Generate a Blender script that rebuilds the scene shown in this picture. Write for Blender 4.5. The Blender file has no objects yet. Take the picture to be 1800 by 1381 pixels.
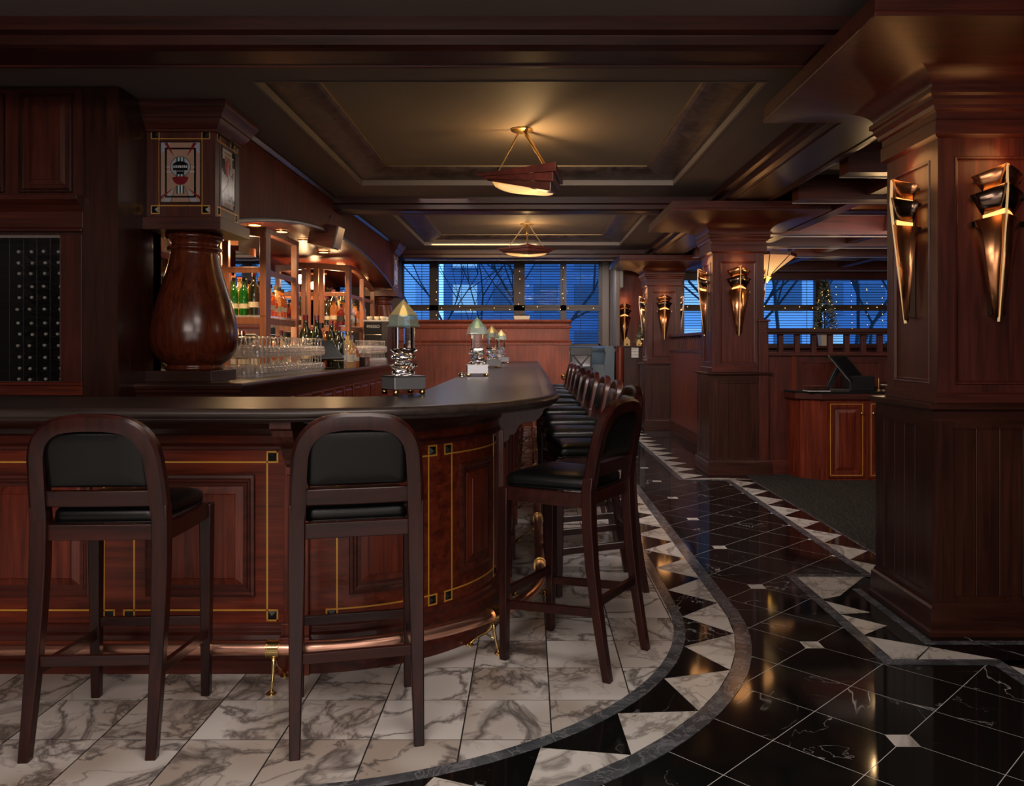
import bpy, bmesh, math, random
from mathutils import Vector, Matrix
PI = math.pi
random.seed(7)
scene = bpy.context.scene
C = scene.collection
W, H = 1800, 1381
# ------------------------------------------------------------------ camera
cam = bpy.data.cameras.new('camera'); camo = bpy.data.objects.new('camera', cam); C.objects.link(camo)
camo.location = (0, 0, 1.32); camo.rotation_euler = (PI/2, 0, 0)
cam.sensor_width = 36; cam.lens = 36*1420/1800.0
cam.shift_x = -(931-900)/1800.0; cam.shift_y = -(690.5-609)/1800.0
cam.clip_start = .05; cam.clip_end = 300
scene.camera = camo
scene.view_settings.view_transform = 'Standard'; scene.view_settings.look = 'None'
scene.view_settings.gamma = 1; scene.view_settings.use_curve_mapping = False
scene.view_settings.exposure = 0.0
# ------------------------------------------------------------------ world: blue dusk
world = bpy.data.worlds.new('dusk'); scene.world = world; world.use_nodes = True
nt = world.node_tree; nt.nodes.clear()
wo = nt.nodes.new('ShaderNodeOutputWorld'); bg = nt.nodes.new('ShaderNodeBackground')
tc = nt.nodes.new('ShaderNodeTexCoord'); sp = nt.nodes.new('ShaderNodeSeparateXYZ'); rp = nt.nodes.new('ShaderNodeValToRGB')
nt.links.new(tc.outputs['Generated'], sp.inputs[0]); nt.links.new(sp.outputs['Z'], rp.inputs[0])
rp.color_ramp.elements[0].position = 0.0; rp.color_ramp.elements[0].color = (.22, .62, 1.25, 1)
rp.color_ramp.elements[1].position = .6; rp.color_ramp.elements[1].color = (.035, .20, .85, 1)
nt.links.new(rp.outputs[0], bg.inputs[0]); bg.inputs[1].default_value = 2.3
nt.links.new(bg.outputs[0], wo.inputs[0])
# ------------------------------------------------------------------ light helper; the area fills below are added, unseen
def light(kind, loc, energy, color, rot=(0, 0, 0), size=.1, size_y=None, spot=None, blend=.5, spread=180):
    l = bpy.data.lights.new('lamp', kind); l.energy = energy; l.color = color
    if kind == 'AREA':
        l.size = size; l.spread = math.radians(spread)
        if size_y: l.shape = 'RECTANGLE'; l.size_y = size_y
    else: l.shadow_soft_size = size
    if kind == 'SPOT': l.spot_size = spot or 1.2; l.spot_blend = blend
    o = bpy.data.objects.new('lamp', l); C.objects.link(o); o.location = loc; o.rotation_euler = rot
    return o
NEUT = (1.0, .86, .76); WARM = (1.0, .62, .30); ORNG = (1.0, .45, .15)
light('AREA', (-1.5, -.5, 2.70), 72, NEUT, (.60, 0, 0), 2.2, 1.2)  # unseen fills near the ceiling, added for general brightness
light('AREA', (1.6, -.8, 2.70), 27, NEUT, (.60, 0, 0), 1.6, 1.0)
light('AREA', (-.1, 1.7, 2.93), 34, NEUT, (0, 0, 0), 1.2, .8)
light('AREA', (.2, -2.9, 1.35), 50, (1.0, .88, .82), (PI/2+.12, 0, 0), 4.5, 2.0)  # big soft fill added behind the camera, lights everything frontally
light('AREA', (-.9, 9.0, 2.86), 14, NEUT, (0, 0, 0), .5, 5.0)
light('AREA', (.2, 4.45, 2.66), 34, (1.0, .86, .80), (math.radians(56), 0, -.2), 1.5, .3, spread=100)  # hidden fill facing down the aisle, added to lift the middle distance
light('AREA', (.2, 9.05, 2.66), 34, (1.0, .86, .80), (math.radians(60), 0, 0), 1.6, .3, spread=110)  # second hidden aisle fill, added farther in
light('AREA', (1.0, 13.9, 2.7), 14, (.8, .9, 1), (.2, 0, 0), .5, .3)  # added above the booth to brighten it, no fixture there
light('AREA', (4.2, 4.6, 2.5), 14, (1.0, .82, .72), (math.radians(70), 0, .1), 1.6, .5)  # unseen fills added to brighten the right-hand zone
light('AREA', (4.6, 9.0, 2.5), 26, (1.0, .82, .72), (math.radians(78), 0, 0), 2.4, .4)
light('AREA', (-.7, 12.3, 2.86), 16, WARM, (0.35, 0, 0), 1.6, .3)
# ------------------------------------------------------------------ materials
MATS = {}
def nn(nt, t, **k):
    n = nt.nodes.new(t)
    for a, b in k.items(): setattr(n, a, b)
    return n
def principled(name):
    m = bpy.data.materials.new(name); m.use_nodes = True
    nt = m.node_tree; b = nt.nodes['Principled BSDF']
    MATS[name] = m
    return m, nt, b
def simple(name, col, rough=.5, metal=0, coat=0, emis=None, estr=1, spec=None, noise=.0, scale=30):
    m, nt, b = principled(name)
    b.inputs['Base Color'].default_value = (*col, 1); b.inputs['Roughness'].default_value = rough
    b.inputs['Metallic'].default_value = metal
    if coat: b.inputs['Coat Weight'].default_value = coat; b.inputs['Coat Roughness'].default_value = .12
    if spec is not None: b.inputs['Specular IOR Level'].default_value = spec
    if emis: b.inputs['Emission Color'].default_value = (*emis, 1); b.inputs['Emission Strength'].default_value = estr
    if noise:
        tc = nn(nt, 'ShaderNodeTexCoord'); n = nn(nt, 'ShaderNodeTexNoise'); n.inputs['Scale'].default_value = scale; n.inputs['Detail'].default_value = 5
        nt.links.new(tc.outputs['Object'], n.inputs['Vector'])
        mx = nn(nt, 'ShaderNodeMix', data_type='RGBA'); mx.inputs[6].default_value = tuple(c*(1-noise) for c in col)+(1,)
        mx.inputs[7].default_value = tuple(min(1, c*(1+noise)) for c in col)+(1,)
        nt.links.new(n.outputs['Fac'], mx.inputs[0]); nt.links.new(mx.outputs[2], b.inputs['Base Color'])
        bp = nn(nt, 'ShaderNodeBump'); bp.inputs['Strength'].default_value = .15; bp.inputs['Distance'].default_value = .003
        nt.links.new(n.outputs['Fac'], bp.inputs['Height']); nt.links.new(bp.outputs[0], b.inputs['Normal'])
    return m
def wood(name, c1, c2, axis='Z', rough=.32, coat=.25, fig=1.0):
    m, nt, b = principled(name)
    tc = nn(nt, 'ShaderNodeTexCoord'); mp = nn(nt, 'ShaderNodeMapping')
    s = {'Z': (22, 22, 1.1), 'X': (1.1, 22, 22), 'Y': (22, 1.1, 22)}[axis]
    mp.inputs['Scale'].default_value = s
    oi = nn(nt, 'ShaderNodeObjectInfo'); ad = nn(nt, 'ShaderNodeVectorMath', operation='ADD')
    ml = nn(nt, 'ShaderNodeMath', operation='MULTIPLY'); ml.inputs[1].default_value = 13
    nt.links.new(oi.outputs['Random'], ml.inputs[0])
    nt.links.new(tc.outputs['Object'], ad.inputs[0]); nt.links.new(ml.outputs[0], ad.inputs[1])
    nt.links.new(ad.outputs[0], mp.inputs[0])
    n = nn(nt, 'ShaderNodeTexNoise'); n.inputs['Scale'].default_value = 1.6; n.inputs['Detail'].default_value = 7; n.inputs['Roughness'].default_value = .62; n.inputs['Distortion'].default_value = .6
    nt.links.new(mp.outputs[0], n.inputs['Vector'])
    n2 = nn(nt, 'ShaderNodeTexNoise'); n2.inputs['Scale'].default_value = 2.2; n2.inputs['Detail'].default_value = 2
    nt.links.new(ad.outputs[0], n2.inputs['Vector'])
    r = nn(nt, 'ShaderNodeValToRGB'); r.color_ramp.elements[0].position = .33; r.color_ramp.elements[1].position = .7
    r.color_ramp.elements[0].color = (*c1, 1); r.color_ramp.elements[1].color = (*c2, 1)
    nt.links.new(n.outputs['Fac'], r.inputs[0])
    mx = nn(nt, 'ShaderNodeMix', data_type='RGBA', blend_type='MULTIPLY'); mx.inputs[0].default_value = .5*fig
    r2 = nn(nt, 'ShaderNodeValToRGB'); r2.color_ramp.elements[0].position = .35; r2.color_ramp.elements[1].position = .65
    r2.color_ramp.elements[0].color = (.55, .5, .5, 1); r2.color_ramp.elements[1].color = (1.15, 1.1, 1.1, 1)
    nt.links.new(n2.outputs['Fac'], r2.inputs[0]); nt.links.new(r.outputs[0], mx.inputs[6]); nt.links.new(r2.outputs[0], mx.inputs[7])
    nt.links.new(mx.outputs[2], b.inputs['Base Color'])
    b.inputs['Roughness'].default_value = rough; b.inputs['Coat Weight'].default_value = coat; b.inputs['Coat Roughness'].default_value = .18
    b.inputs['Specular IOR Level'].default_value = .4
    bp = nn(nt, 'ShaderNodeBump'); bp.inputs['Strength'].default_value = .12; bp.inputs['Distance'].default_value = .0015
    nt.links.new(n.outputs['Fac'], bp.inputs['Height']); nt.links.new(bp.outputs[0], b.inputs['Normal'])
    return m
RED1, RED2 = (.062, .0085, .0042), (.225, .037, .0130)
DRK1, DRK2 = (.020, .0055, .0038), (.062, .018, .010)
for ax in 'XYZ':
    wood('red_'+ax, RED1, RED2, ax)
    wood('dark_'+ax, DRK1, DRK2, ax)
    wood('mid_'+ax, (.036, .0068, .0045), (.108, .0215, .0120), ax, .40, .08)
wood('stool_wood', (.011, .0022, .0018), (.044, .0075, .0048), 'Z', .33, .08)
wood('stool_side', (.011, .0022, .0018), (.046, .0080, .0050), 'X', .33, .08)
wood('top_wood', (.022, .014, .012), (.052, .036, .031), 'X', .36, .15, .6)
wood('ceil_beam', (.018, .0050, .0038), (.060, .014, .009), 'X', .38, .15)
wood('ceil_beam_y', (.015, .0048, .0038), (.048, .013, .009), 'Y', .38, .15)
wood('light_wood', (.22, .085, .045), (.40, .17, .095), 'Z', .4, .1)
wood('vase_wood', (.060, .011, .005), (.170, .036, .013), 'Z', .24, .5)
wood('partition_wood', (.145, .029, .012), (.285, .064, .025), 'Z', .5, .0)
simple('ceiling_paint', (.155, .120, .110), .75, noise=.06, scale=3)
simple('tray_paint', (.19, .155, .125), .7, noise=.05, scale=3)
simple('lip_paint', (.22, .19, .165), .55)
simple('gold_inlay', (.75, .38, .06), .35, .3)
simple('brass', (.80, .58, .25), .18, 1)
simple('brass_dull', (.55, .38, .17), .32, 1)
simple('copper', (.95, .52, .38), .30, 1)
simple('sconce_copper', (.74, .33, .15), .27, 1)
simple('sconce_bronze', (.20, .135, .10), .2, 1)
simple('chrome', (.62, .62, .64), .12, 1)
simple('lamp_metal', (.55, .56, .60), .25, .75)
simple('steel', (.42, .40, .39), .25, 1)
simple('plate_metal', (.62, .60, .58), .3, 1)
simple('leather', (.0030, .0034, .0034), .34, coat=.0, noise=.15, scale=160, spec=.36)
simple('booth_leather', (.10, .13, .15), .3, noise=.1, scale=60)
simple('black_plastic', (.012, .012, .013), .3)
simple('black_void', (.006, .005, .005), .6)
simple('screen', (.006, .008, .010), .35, spec=.2)
simple('screen_blue', (.05, .12, .22), .1, emis=(.15, .35, .6), estr=.35)
simple('black_tile', (.008, .010, .010), .25, coat=.1)
simple('plaster', (.16, .115, .09), .7)
simple('grout_light', (.62, .61, .60), .6)
simple('grout_dark', (.012, .011, .010), .7)
simple('white_cloth', (.75, .72, .74), .8)
simple('terracotta_white', (.62, .55, .42), .6)
simple('paper', (.72, .70, .66), .7)
simple('cork_glint', (.90, .84, .78), .5)  # near-white tone paints the glints on the bottle ends
simple('foliage', (.035, .06, .03), .6, noise=.5, scale=40)
simple('foliage_pale', (.30, .36, .32), .6, noise=.4, scale=40)
simple('bark', (.012, .012, .016), .9)
simple('facade_light', (.62, .66, .70), .8, noise=.12, scale=.6)
simple('facade_dark', (.20, .27, .38), .8, noise=.15, scale=.6)
simple('facade_glass', (.04, .09, .16), .15)
simple('lit_window', (.5, .5, .4), .5, emis=(.30, .60, 1.0), estr=.5)
simple('street', (.05, .06, .07), .8, noise=.2, scale=.5)
simple('slat', (.010, .018, .040), .6)
simple('window_wood', (.055, .032, .020), .5)
simple('bulb', (1, .7, .3), .4, emis=(1.0, .50, .16), estr=5)
simple('bulb_dim', (1, .7, .3), .4, emis=(1.0, .72, .38), estr=1.6)
simple('sconce_glow', (.9, .6, .3), .5, emis=(1.0, .50, .13), estr=1.5)
simple('crest_glow', (.9, .7, .45), .3, emis=(1.0, .62, .26), estr=.8)  # lit brass, its brightness put in as emission
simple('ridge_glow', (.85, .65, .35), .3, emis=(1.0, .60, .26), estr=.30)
simple('bead_highlight', (.34, .27, .22), .25)  # pale tone paints the bright highlight along beam edges
wood('spandrel_wood', (.050, .010, .005), (.150, .034, .014), 'Z', .6, .0); MATS['spandrel_wood'].node_tree.nodes['Principled BSDF'].inputs['Specular IOR Level'].default_value = .15
simple('downlight', (1, .7, .4), .4, emis=(1.0, .50, .22), estr=5)
simple('house_gold', (.55, .36, .12), .5)
simple('pendant_red', (.15, .012, .018), .25, coat=.5)
simple('label_cream', (.62, .56, .42), .6)
simple('label_dark', (.03, .025, .025), .5)
simple('label_white', (.7, .7, .68), .6)
simple('lettering', (.55, .55, .55), .5)
for nme, col in {'sg_peach': (.42, .26, .19), 'sg_grey': (.36, .38, .42), 'sg_black': (.005, .006, .008), 'sg_red': (.20, .014, .022),
                 'sg_white': (.62, .64, .70), 'sg_teal': (.015, .085, .075), 'sg_bright': (.55, .07, .08)}.items():
    simple(nme, col, .18, coat=.4, noise=.08, scale=50)

def fakeglass(name, tint, gloss=.12, rough=.03, alpha=.8, body=0):
    m, nt, b = principled(name); out = nt.nodes['Material Output']; nt.nodes.remove(b)
    tr = nn(nt, 'ShaderNodeBsdfTransparent'); tr.inputs[0].default_value = (*tint, 1)
    gl = nn(nt, 'ShaderNodeBsdfGlossy'); gl.inputs['Roughness'].default_value = rough; gl.inputs[0].default_value = (1, 1, 1, 1)
    lw = nn(nt, 'ShaderNodeLayerWeight'); lw.inputs[0].default_value = .35
    ma = nn(nt, 'ShaderNodeMath', operation='MULTIPLY_ADD'); ma.inputs[1].default_value = alpha; ma.inputs[2].default_value = gloss
    nt.links.new(lw.outputs['Facing'], ma.inputs[0])
    mx = nn(nt, 'ShaderNodeMixShader'); nt.links.new(ma.outputs[0], mx.inputs[0]); nt.links.new(tr.outputs[0], mx.inputs[1]); nt.links.new(gl.outputs[0], mx.inputs[2])
    if body:
        df = nn(nt, 'ShaderNodeBsdfDiffuse'); df.inputs[0].default_value = (*tint, 1)
        m2 = nn(nt, 'ShaderNodeMixShader'); m2.inputs[0].default_value = body
        nt.links.new(mx.outputs[0], m2.inputs[1]); nt.links.new(df.outputs[0], m2.inputs[2]); nt.links.new(m2.outputs[0], out.inputs[0])
    else: nt.links.new(mx.outputs[0], out.inputs[0])
    return m
fakeglass('goblet_glass', (.95, .93, .92), .08, .04, .75, .10)
fakeglass('window_glass', (.96, .98, 1), .0008, .02, .008)
fakeglass('clear_glass', (.90, .90, .88), .08, .05, .65, .12)
fakeglass('thin_glass', (.80, .80, .80), .004, .02, .06)
fakeglass('green_glass', (.04, .36, .05), .08, .05, .3, .25)
fakeglass('dark_glass', (.07, .09, .05), .1, .05, .3, .2)
fakeglass('amber_glass', (.85, .38, .10), .08, .05, .3, .25)
fakeglass('red_glass', (.36, .015, .01), .08, .05, .3, .25)
fakeglass('gold_glass', (.88, .70, .34), .08, .05, .3, .25)
def realglass(name, col, rough=.02, ior=1.45):
    m, nt, b = principled(name)
    b.inputs['Base Color'].default_value = (*col, 1); b.inputs['Roughness'].default_value = rough
    b.inputs['Transmission Weight'].default_value = 1; b.inputs['IOR'].default_value = ior
realglass('crystal', (.97, .97, .95)); realglass('crystal_green', (.80, .92, .80)); realglass('crystal_amber', (.98, .90, .62))
def glow(name, c_lo, c_hi, s, zlo, zhi):
    m, nt, b = principled(name)
    tc = nn(nt, 'ShaderNodeTexCoord'); sx = nn(nt, 'ShaderNodeSeparateXYZ'); mr = nn(nt, 'ShaderNodeMapRange')
    mr.inputs[1].default_value = zlo; mr.inputs[2].default_value = zhi
    r = nn(nt, 'ShaderNodeMix', data_type='RGBA'); r.inputs[6].default_value = (*c_lo, 1); r.inputs[7].default_value = (*c_hi, 1)
    nt.links.new(tc.outputs['Object'], sx.inputs[0]); nt.links.new(sx.outputs[2], mr.inputs[0]); nt.links.new(mr.outputs[0], r.inputs[0])
    nt.links.new(r.outputs[2], b.inputs['Emission Color']); b.inputs['Emission Strength'].default_value = s
    b.inputs['Base Color'].default_value = (.5, .35, .2, 1); b.inputs['Roughness'].default_value = .3
glow('pendant_glass', (1.0, .66, .28), (.75, .38, .11), 1.0, -.56, -.40)
glow('lantern_glass', (1.0, .62, .22), (.42, .14, .05), .95, -.30, 0.0)
simple('lantern_tip', (.9, .6, .1), .2, emis=(1.0, .55, .06), estr=.9)

def marble(name, base, vein, stain, rough, vw=.035, scale=3.2, stain_amt=.5, white=None):
    m, nt, b = principled(name)
    tc = nn(nt, 'ShaderNodeTexCoord'); oi = nn(nt, 'ShaderNodeObjectInfo')
    ml = nn(nt, 'ShaderNodeMath', operation='MULTIPLY'); ml.inputs[1].default_value = 57
    ad = nn(nt, 'ShaderNodeVectorMath', operation='ADD')
    nt.links.new(oi.outputs['Random'], ml.inputs[0]); nt.links.new(tc.outputs['Object'], ad.inputs[0]); nt.links.new(ml.outputs[0], ad.inputs[1])
    def ridge(sc, w, dist, det=6):
        n = nn(nt, 'ShaderNodeTexNoise'); n.inputs['Scale'].default_value = sc; n.inputs['Detail'].default_value = det; n.inputs['Distortion'].default_value = dist; n.inputs['Roughness'].default_value = .55
        nt.links.new(ad.outputs[0], n.inputs['Vector'])
        s = nn(nt, 'ShaderNodeMath', operation='SUBTRACT'); s.inputs[1].default_value = .5; nt.links.new(n.outputs['Fac'], s.inputs[0])
        a = nn(nt, 'ShaderNodeMath', operation='ABSOLUTE'); nt.links.new(s.outputs[0], a.inputs[0])
        r = nn(nt, 'ShaderNodeMapRange'); r.inputs[1].default_value = 0; r.inputs[2].default_value = w; r.inputs[3].default_value = 1; r.inputs[4].default_value = 0
        nt.links.new(a.outputs[0], r.inputs[0]); return r.outputs[0]
    mask = nn(nt, 'ShaderNodeTexNoise'); mask.inputs['Scale'].default_value = scale*.9; nt.links.new(ad.outputs[0], mask.inputs['Vector'])
    mr = nn(nt, 'ShaderNodeMapRange'); mr.inputs[1].default_value = .42; mr.inputs[2].default_value = .62; nt.links.new(mask.outputs['Fac'], mr.inputs[0])
    v1 = ridge(scale, vw, 1.2); v2 = ridge(scale*2.6, vw*.7, .6)
    mm = nn(nt, 'ShaderNodeMath', operation='MULTIPLY'); nt.links.new(v2, mm.inputs[0]); nt.links.new(mr.outputs[0], mm.inputs[1])
    mx0 = nn(nt, 'ShaderNodeMath', operation='MAXIMUM'); nt.links.new(v1, mx0.inputs[0]); nt.links.new(mm.outputs[0], mx0.inputs[1])
    st = nn(nt, 'ShaderNodeMix', data_type='RGBA'); st.inputs[6].default_value = (*base, 1); st.inputs[7].default_value = (*stain, 1)
    m2 = nn(nt, 'ShaderNodeMath', operation='MULTIPLY'); m2.inputs[1].default_value = stain_amt; nt.links.new(mr.outputs[0], m2.inputs[0]); nt.links.new(m2.outputs[0], st.inputs[0])
    fx = nn(nt, 'ShaderNodeMix', data_type='RGBA'); fx.inputs[7].default_value = (*vein, 1)
    m3 = nn(nt, 'ShaderNodeMath', operation='MULTIPLY'); m3.inputs[1].default_value = .85; nt.links.new(mx0.outputs[0], m3.inputs[0])
    if white:      # veins only here and there, with scattered specks
        mk = nn(nt, 'ShaderNodeTexNoise'); mk.inputs['Scale'].default_value = 2.6; mk.inputs['Detail'].default_value = 4; nt.links.new(ad.outputs[0], mk.inputs['Vector'])
        mq = nn(nt, 'ShaderNodeMapRange'); mq.inputs[1].default_value = .50; mq.inputs[2].default_value = .60; nt.links.new(mk.outputs['Fac'], mq.inputs[0])
        nt.links.new(mq.outputs[0], m3.inputs[1])
    nt.links.new(m3.outputs[0], fx.inputs[0]); nt.links.new(st.outputs[2], fx.inputs[6]); nt.links.new(fx.outputs[2], b.inputs['Base Color'])
    b.inputs['Roughness'].default_value = rough
    return m
marble('white_marble', (.66, .63, .61), (.075, .062, .058), (.36, .29, .24), .22, .040, 1.7, .85)
marble('white_marble_clean', (.68, .66, .63), (.22, .20, .18), (.52, .46, .40), .20, .035, 2.0, .5)
marble('black_marble', (.0045, .0052, .0052), (.42, .42, .41), (.008, .009, .009), .065, .0028, .55, .5, True)
marble('grey_marble', (.055, .06, .07), (.20, .21, .23), (.10, .11, .125), .14, .03, 8, .8)

def dots_carpet():
    m, nt, b = principled('carpet')
    tc = nn(nt, 'ShaderNodeTexCoord'); w = nn(nt, 'ShaderNodeTexWave'); w.inputs['Scale'].default_value = 7; w.inputs['Distortion'].default_value = 12; w.inputs['Detail'].default_value = 2; w.inputs['Detail Scale'].default_value = 1.6
    r = nn(nt, 'ShaderNodeValToRGB'); r.color_ramp.elements[0].position = .72; r.color_ramp.elements[0].color = (.006, .0056, .005, 1); r.color_ramp.elements[1].position = .9; r.color_ramp.elements[1].color = (.032, .029, .018, 1)
    nt.links.new(tc.outputs['Object'], w.inputs[0]); nt.links.new(w.outputs['Fac'], r.inputs[0]); nt.links.new(r.outputs[0], b.inputs['Base Color']); b.inputs['Roughness'].default_value = .95
dots_carpet()
def cove_mat():
    m, nt, b = principled('cove_paint')
    tc = nn(nt, 'ShaderNodeTexCoord'); n = nn(nt, 'ShaderNodeTexNoise'); n.inputs['Scale'].default_value = 9; n.inputs['Detail'].default_value = 8; n.inputs['Distortion'].default_value = .8
    r = nn(nt, 'ShaderNodeValToRGB'); r.color_ramp.elements[0].color = (.028, .018, .016, 1); r.color_ramp.elements[1].color = (.12, .085, .074, 1); r.color_ramp.elements[0].position = .35; r.color_ramp.elements[1].position = .7
    nt.links.new(tc.outputs['Object'], n.inputs[0]); nt.links.new(n.outputs['Fac'], r.inputs[0]); nt.links.new(r.outputs[0], b.inputs['Base Color']); b.inputs['Roughness'].default_value = .42
cove_mat()
m, nt, b = principled('mirror'); b.inputs['Base Color'].default_value = (.62, .66, .68, 1); b.inputs['Metallic'].default_value = 1; b.inputs['Roughness'].default_value = .03

# ------------------------------------------------------------------ mesh helpers
class MB:
    def __init__(s, T=None): s.v = []; s.f = []; s.T = T
    def vert(s, p):
        p = Vector(p)
        if s.T is not None: p = s.T @ p
        s.v.append(p); return len(s.v)-1
    def face(s, idx): s.f.append(tuple(idx))
    def box(s, x0, x1, y0, y1, z0, z1):
        i = [s.vert(p) for p in ((x0, y0, z0), (x1, y0, z0), (x1, y1, z0), (x0, y1, z0), (x0, y0, z1), (x1, y0, z1), (x1, y1, z1), (x0, y1, z1))]
        for q in ((3, 2, 1, 0), (4, 5, 6, 7), (0, 1, 5, 4), (1, 2, 6, 5), (2, 3, 7, 6), (3, 0, 4, 7)): s.face([i[k] for k in q])
        return s
    def loops(s, rings, closed=True, cap0=True, cap1=True):
        ids = [[s.vert(p) for p in r] for r in rings]
        n = len(ids[0])
        for a, b in zip(ids, ids[1:]):
            for k in range(n if closed else n-1):
                k2 = (k+1) % n
                s.face((a[k], a[k2], b[k2], b[k]))
        if cap0: s.face(ids[0][::-1])
        if cap1: s.face(ids[-1])
        return s
    def prism(s, poly, z0, z1):
        return s.loops([[(x, y, z0) for x, y in poly], [(x, y, z1) for x, y in poly]])
    def ext(s, poly, axis, a0, a1):      # polygon in the other two axes, extruded along axis
        def P(a, u, v): return {'X': (a, u, v), 'Y': (u, a, v), 'Z': (u, v, a)}[axis]
        return s.loops([[P(a0, u, v) for u, v in poly], [P(a1, u, v) for u, v in poly]])
    def lathe(s, prof, cx=0, cy=0, seg=24, cz=0, squash=1):
        rings = []
        for r, z in prof:
            rings.append([(cx+max(r, 1e-4)*math.cos(2*PI*k/seg), cy+max(r, 1e-4)*squash*math.sin(2*PI*k/seg), cz+z) for k in range(seg)])
        return s.loops(rings)
    def lathe_open(s, prof, cx=0, cy=0, seg=12, cz=0):
        rings = [[(cx+max(r, 1e-4)*math.cos(2*PI*k/seg), cy+max(r, 1e-4)*math.sin(2*PI*k/seg), cz+z) for k in range(seg)] for r, z in prof]
        return s.loops(rings, True, False, False)
    def tube(s, pts, r, seg=10, caps=True):
        pts = [Vector(p) for p in pts]; rings = []
        up = Vector((0, 0, 1)); prev = None
        for i, p in enumerate(pts):
            d = (pts[min(i+1, len(pts)-1)]-pts[max(i-1, 0)]).normalized()
            if prev is None:
                a = up.cross(d)
                if a.length < .05: a = Vector((1, 0, 0)).cross(d)
            else:
                a = prev - d*prev.dot(d)
            a.normalize(); prev = a; bb = d.cross(a)
            rr = r[i] if isinstance(r, (list, tuple)) else r
            rings.append([tuple(p+a*rr*math.cos(2*PI*k/seg)+bb*rr*math.sin(2*PI*k/seg)) for k in range(seg)])
        return s.loops(rings, True, caps, caps)
    def bar(s, p, q, w, h, upv=(0, 0, 1)):    # rectangular bar between points
        p, q = Vector(p), Vector(q); d = (q-p).normalized(); up = Vector(upv)
        a = d.cross(up).normalized(); u = a.cross(d)
        r = [[tuple(c+a*sx*w/2+u*sy*h/2) for sx, sy in ((-1, -1), (1, -1), (1, 1), (-1, 1))] for c in (p, q)]
        return s.loops(r)
    def sweep(s, path, prof, closed_prof=True, caps=True, closed_path=False):
        """path: plan points; prof: (outward offset to the right of travel, z)."""
        n = len(path); rings = []
        for i in range(n):
            p = Vector(path[i])
            if closed_path: a = Vector(path[i-1]); c = Vector(path[(i+1) % n])
            else: a = Vector(path[max(i-1, 0)]); c = Vector(path[min(i+1, n-1)])
            d1 = (p-a) if (p-a).length > 1e-6 else (c-p); d2 = (c-p) if (c-p).length > 1e-6 else d1
            d1 = d1.normalized(); d2 = d2.normalized()
            n1 = Vector((d1.y, -d1.x)); n2 = Vector((d2.y, -d2.x)); m = (n1+n2); m.normalize()
            k = 1/max(.3, m.dot(n1))
            rings.append([(p.x+m.x*o*k, p.y+m.y*o*k, z) for o, z in prof])
        if closed_path: rings.append(rings[0])
        return s.loops(rings, closed_prof, caps and not closed_path and closed_prof, caps and not closed_path and closed_prof)
    def panel(s, mp, u0, u1, z0, z1, steps, n=1, fill=True):
        rings = []
        for ins, d in steps:
            a, b, lo, hi = u0+ins, u1-ins, z0+ins, z1-ins
            r = [mp(a+(b-a)*k/n, d, lo) for k in range(n+1)]+[mp(b+(a-b)*k/n, d, hi) for k in range(n+1)]
            rings.append(r)
        ids = [[s.vert(p) for p in r] for r in rings]; m = 2*(n+1)
        for a, b in zip(ids, ids[1:]):
            for k in range(m): s.face((a[k], a[(k+1) % m], b[(k+1) % m], b[k]))
        if fill:
            L = ids[-1]
            for k in range(n): s.face((L[k], L[k+1], L[m-2-k], L[m-1-k]))
        return s
    def sbox(s, mp, u0, u1, d0, d1, z0, z1, n=1):
        rings = []
        for k in range(n+1):
            u = u0+(u1-u0)*k/n
            rings.append([mp(u, d0, z0), mp(u, d1, z0), mp(u, d1, z1), mp(u, d0, z1)])
        return s.loops(rings)
    def build(s, name, mat, parent=None, smooth=False, bevel=0, kind=None, sub=0, solid=0, label=None):
        off = ORI.get(parent.name, Vector((0, 0, 0))) if parent else Vector((0, 0, 0))
        me = bpy.data.meshes.new(name)
        me.from_pydata([tuple(v-off) for v in s.v], [], s.f)
        me.validate(); 
        bm = bmesh.new(); bm.from_mesh(me); bmesh.ops.recalc_face_normals(bm, faces=bm.faces); bm.to_mesh(me); bm.free()
        if smooth:
            me.polygons.foreach_set('use_smooth', [True]*len(me.polygons))
            if smooth == 'auto':
                bm = bmesh.new(); bm.from_mesh(me)
                for e in bm.edges:
                    if len(e.link_faces) == 2 and e.calc_face_angle(0) > .6: e.smooth = False
                bm.to_mesh(me); bm.free()
        me.materials.append(MATS[mat])
        o = bpy.data.objects.new(name, me); C.objects.link(o)
        if parent: o.parent = parent; ORI[o.name] = off
        if solid: md = o.modifiers.new('s', 'SOLIDIFY'); md.thickness = solid; md.offset = 0
        if bevel:
            md = o.modifiers.new('b', 'BEVEL'); md.width = bevel; md.segments = 2; md.limit_method = 'ANGLE'; md.angle_limit = .7
        if sub: md = o.modifiers.new('u', 'SUBSURF'); md.levels = sub; md.render_levels = sub
        if kind: o['kind'] = kind
        if label: o['label'] = label
        return o
ORI = {}
def thing(name, label, cat, loc=(0, 0, 0), rz=0, group=None, local=False):
    o = bpy.data.objects.new(name, None); C.objects.link(o); o.empty_display_size = .1
    o.location = loc; o.rotation_euler = (0, 0, rz)
    o['label'] = label; o['category'] = cat
    if group: o['group'] = group
    ORI[o.name] = Vector((0, 0, 0)) if (rz or local) else Vector(loc)
    return o
def struct(name, label=None, loc=(0, 0, 0)):
    o = bpy.data.objects.new(name, None); C.objects.link(o); o['kind'] = 'structure'; o.location = loc; ORI[o.name] = Vector(loc)
    if label: o['label'] = label
    return o
def tag(o, label, cat, group=None):
    o['label'] = label; o['category'] = cat
    if group: o['group'] = group
    return o
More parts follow.
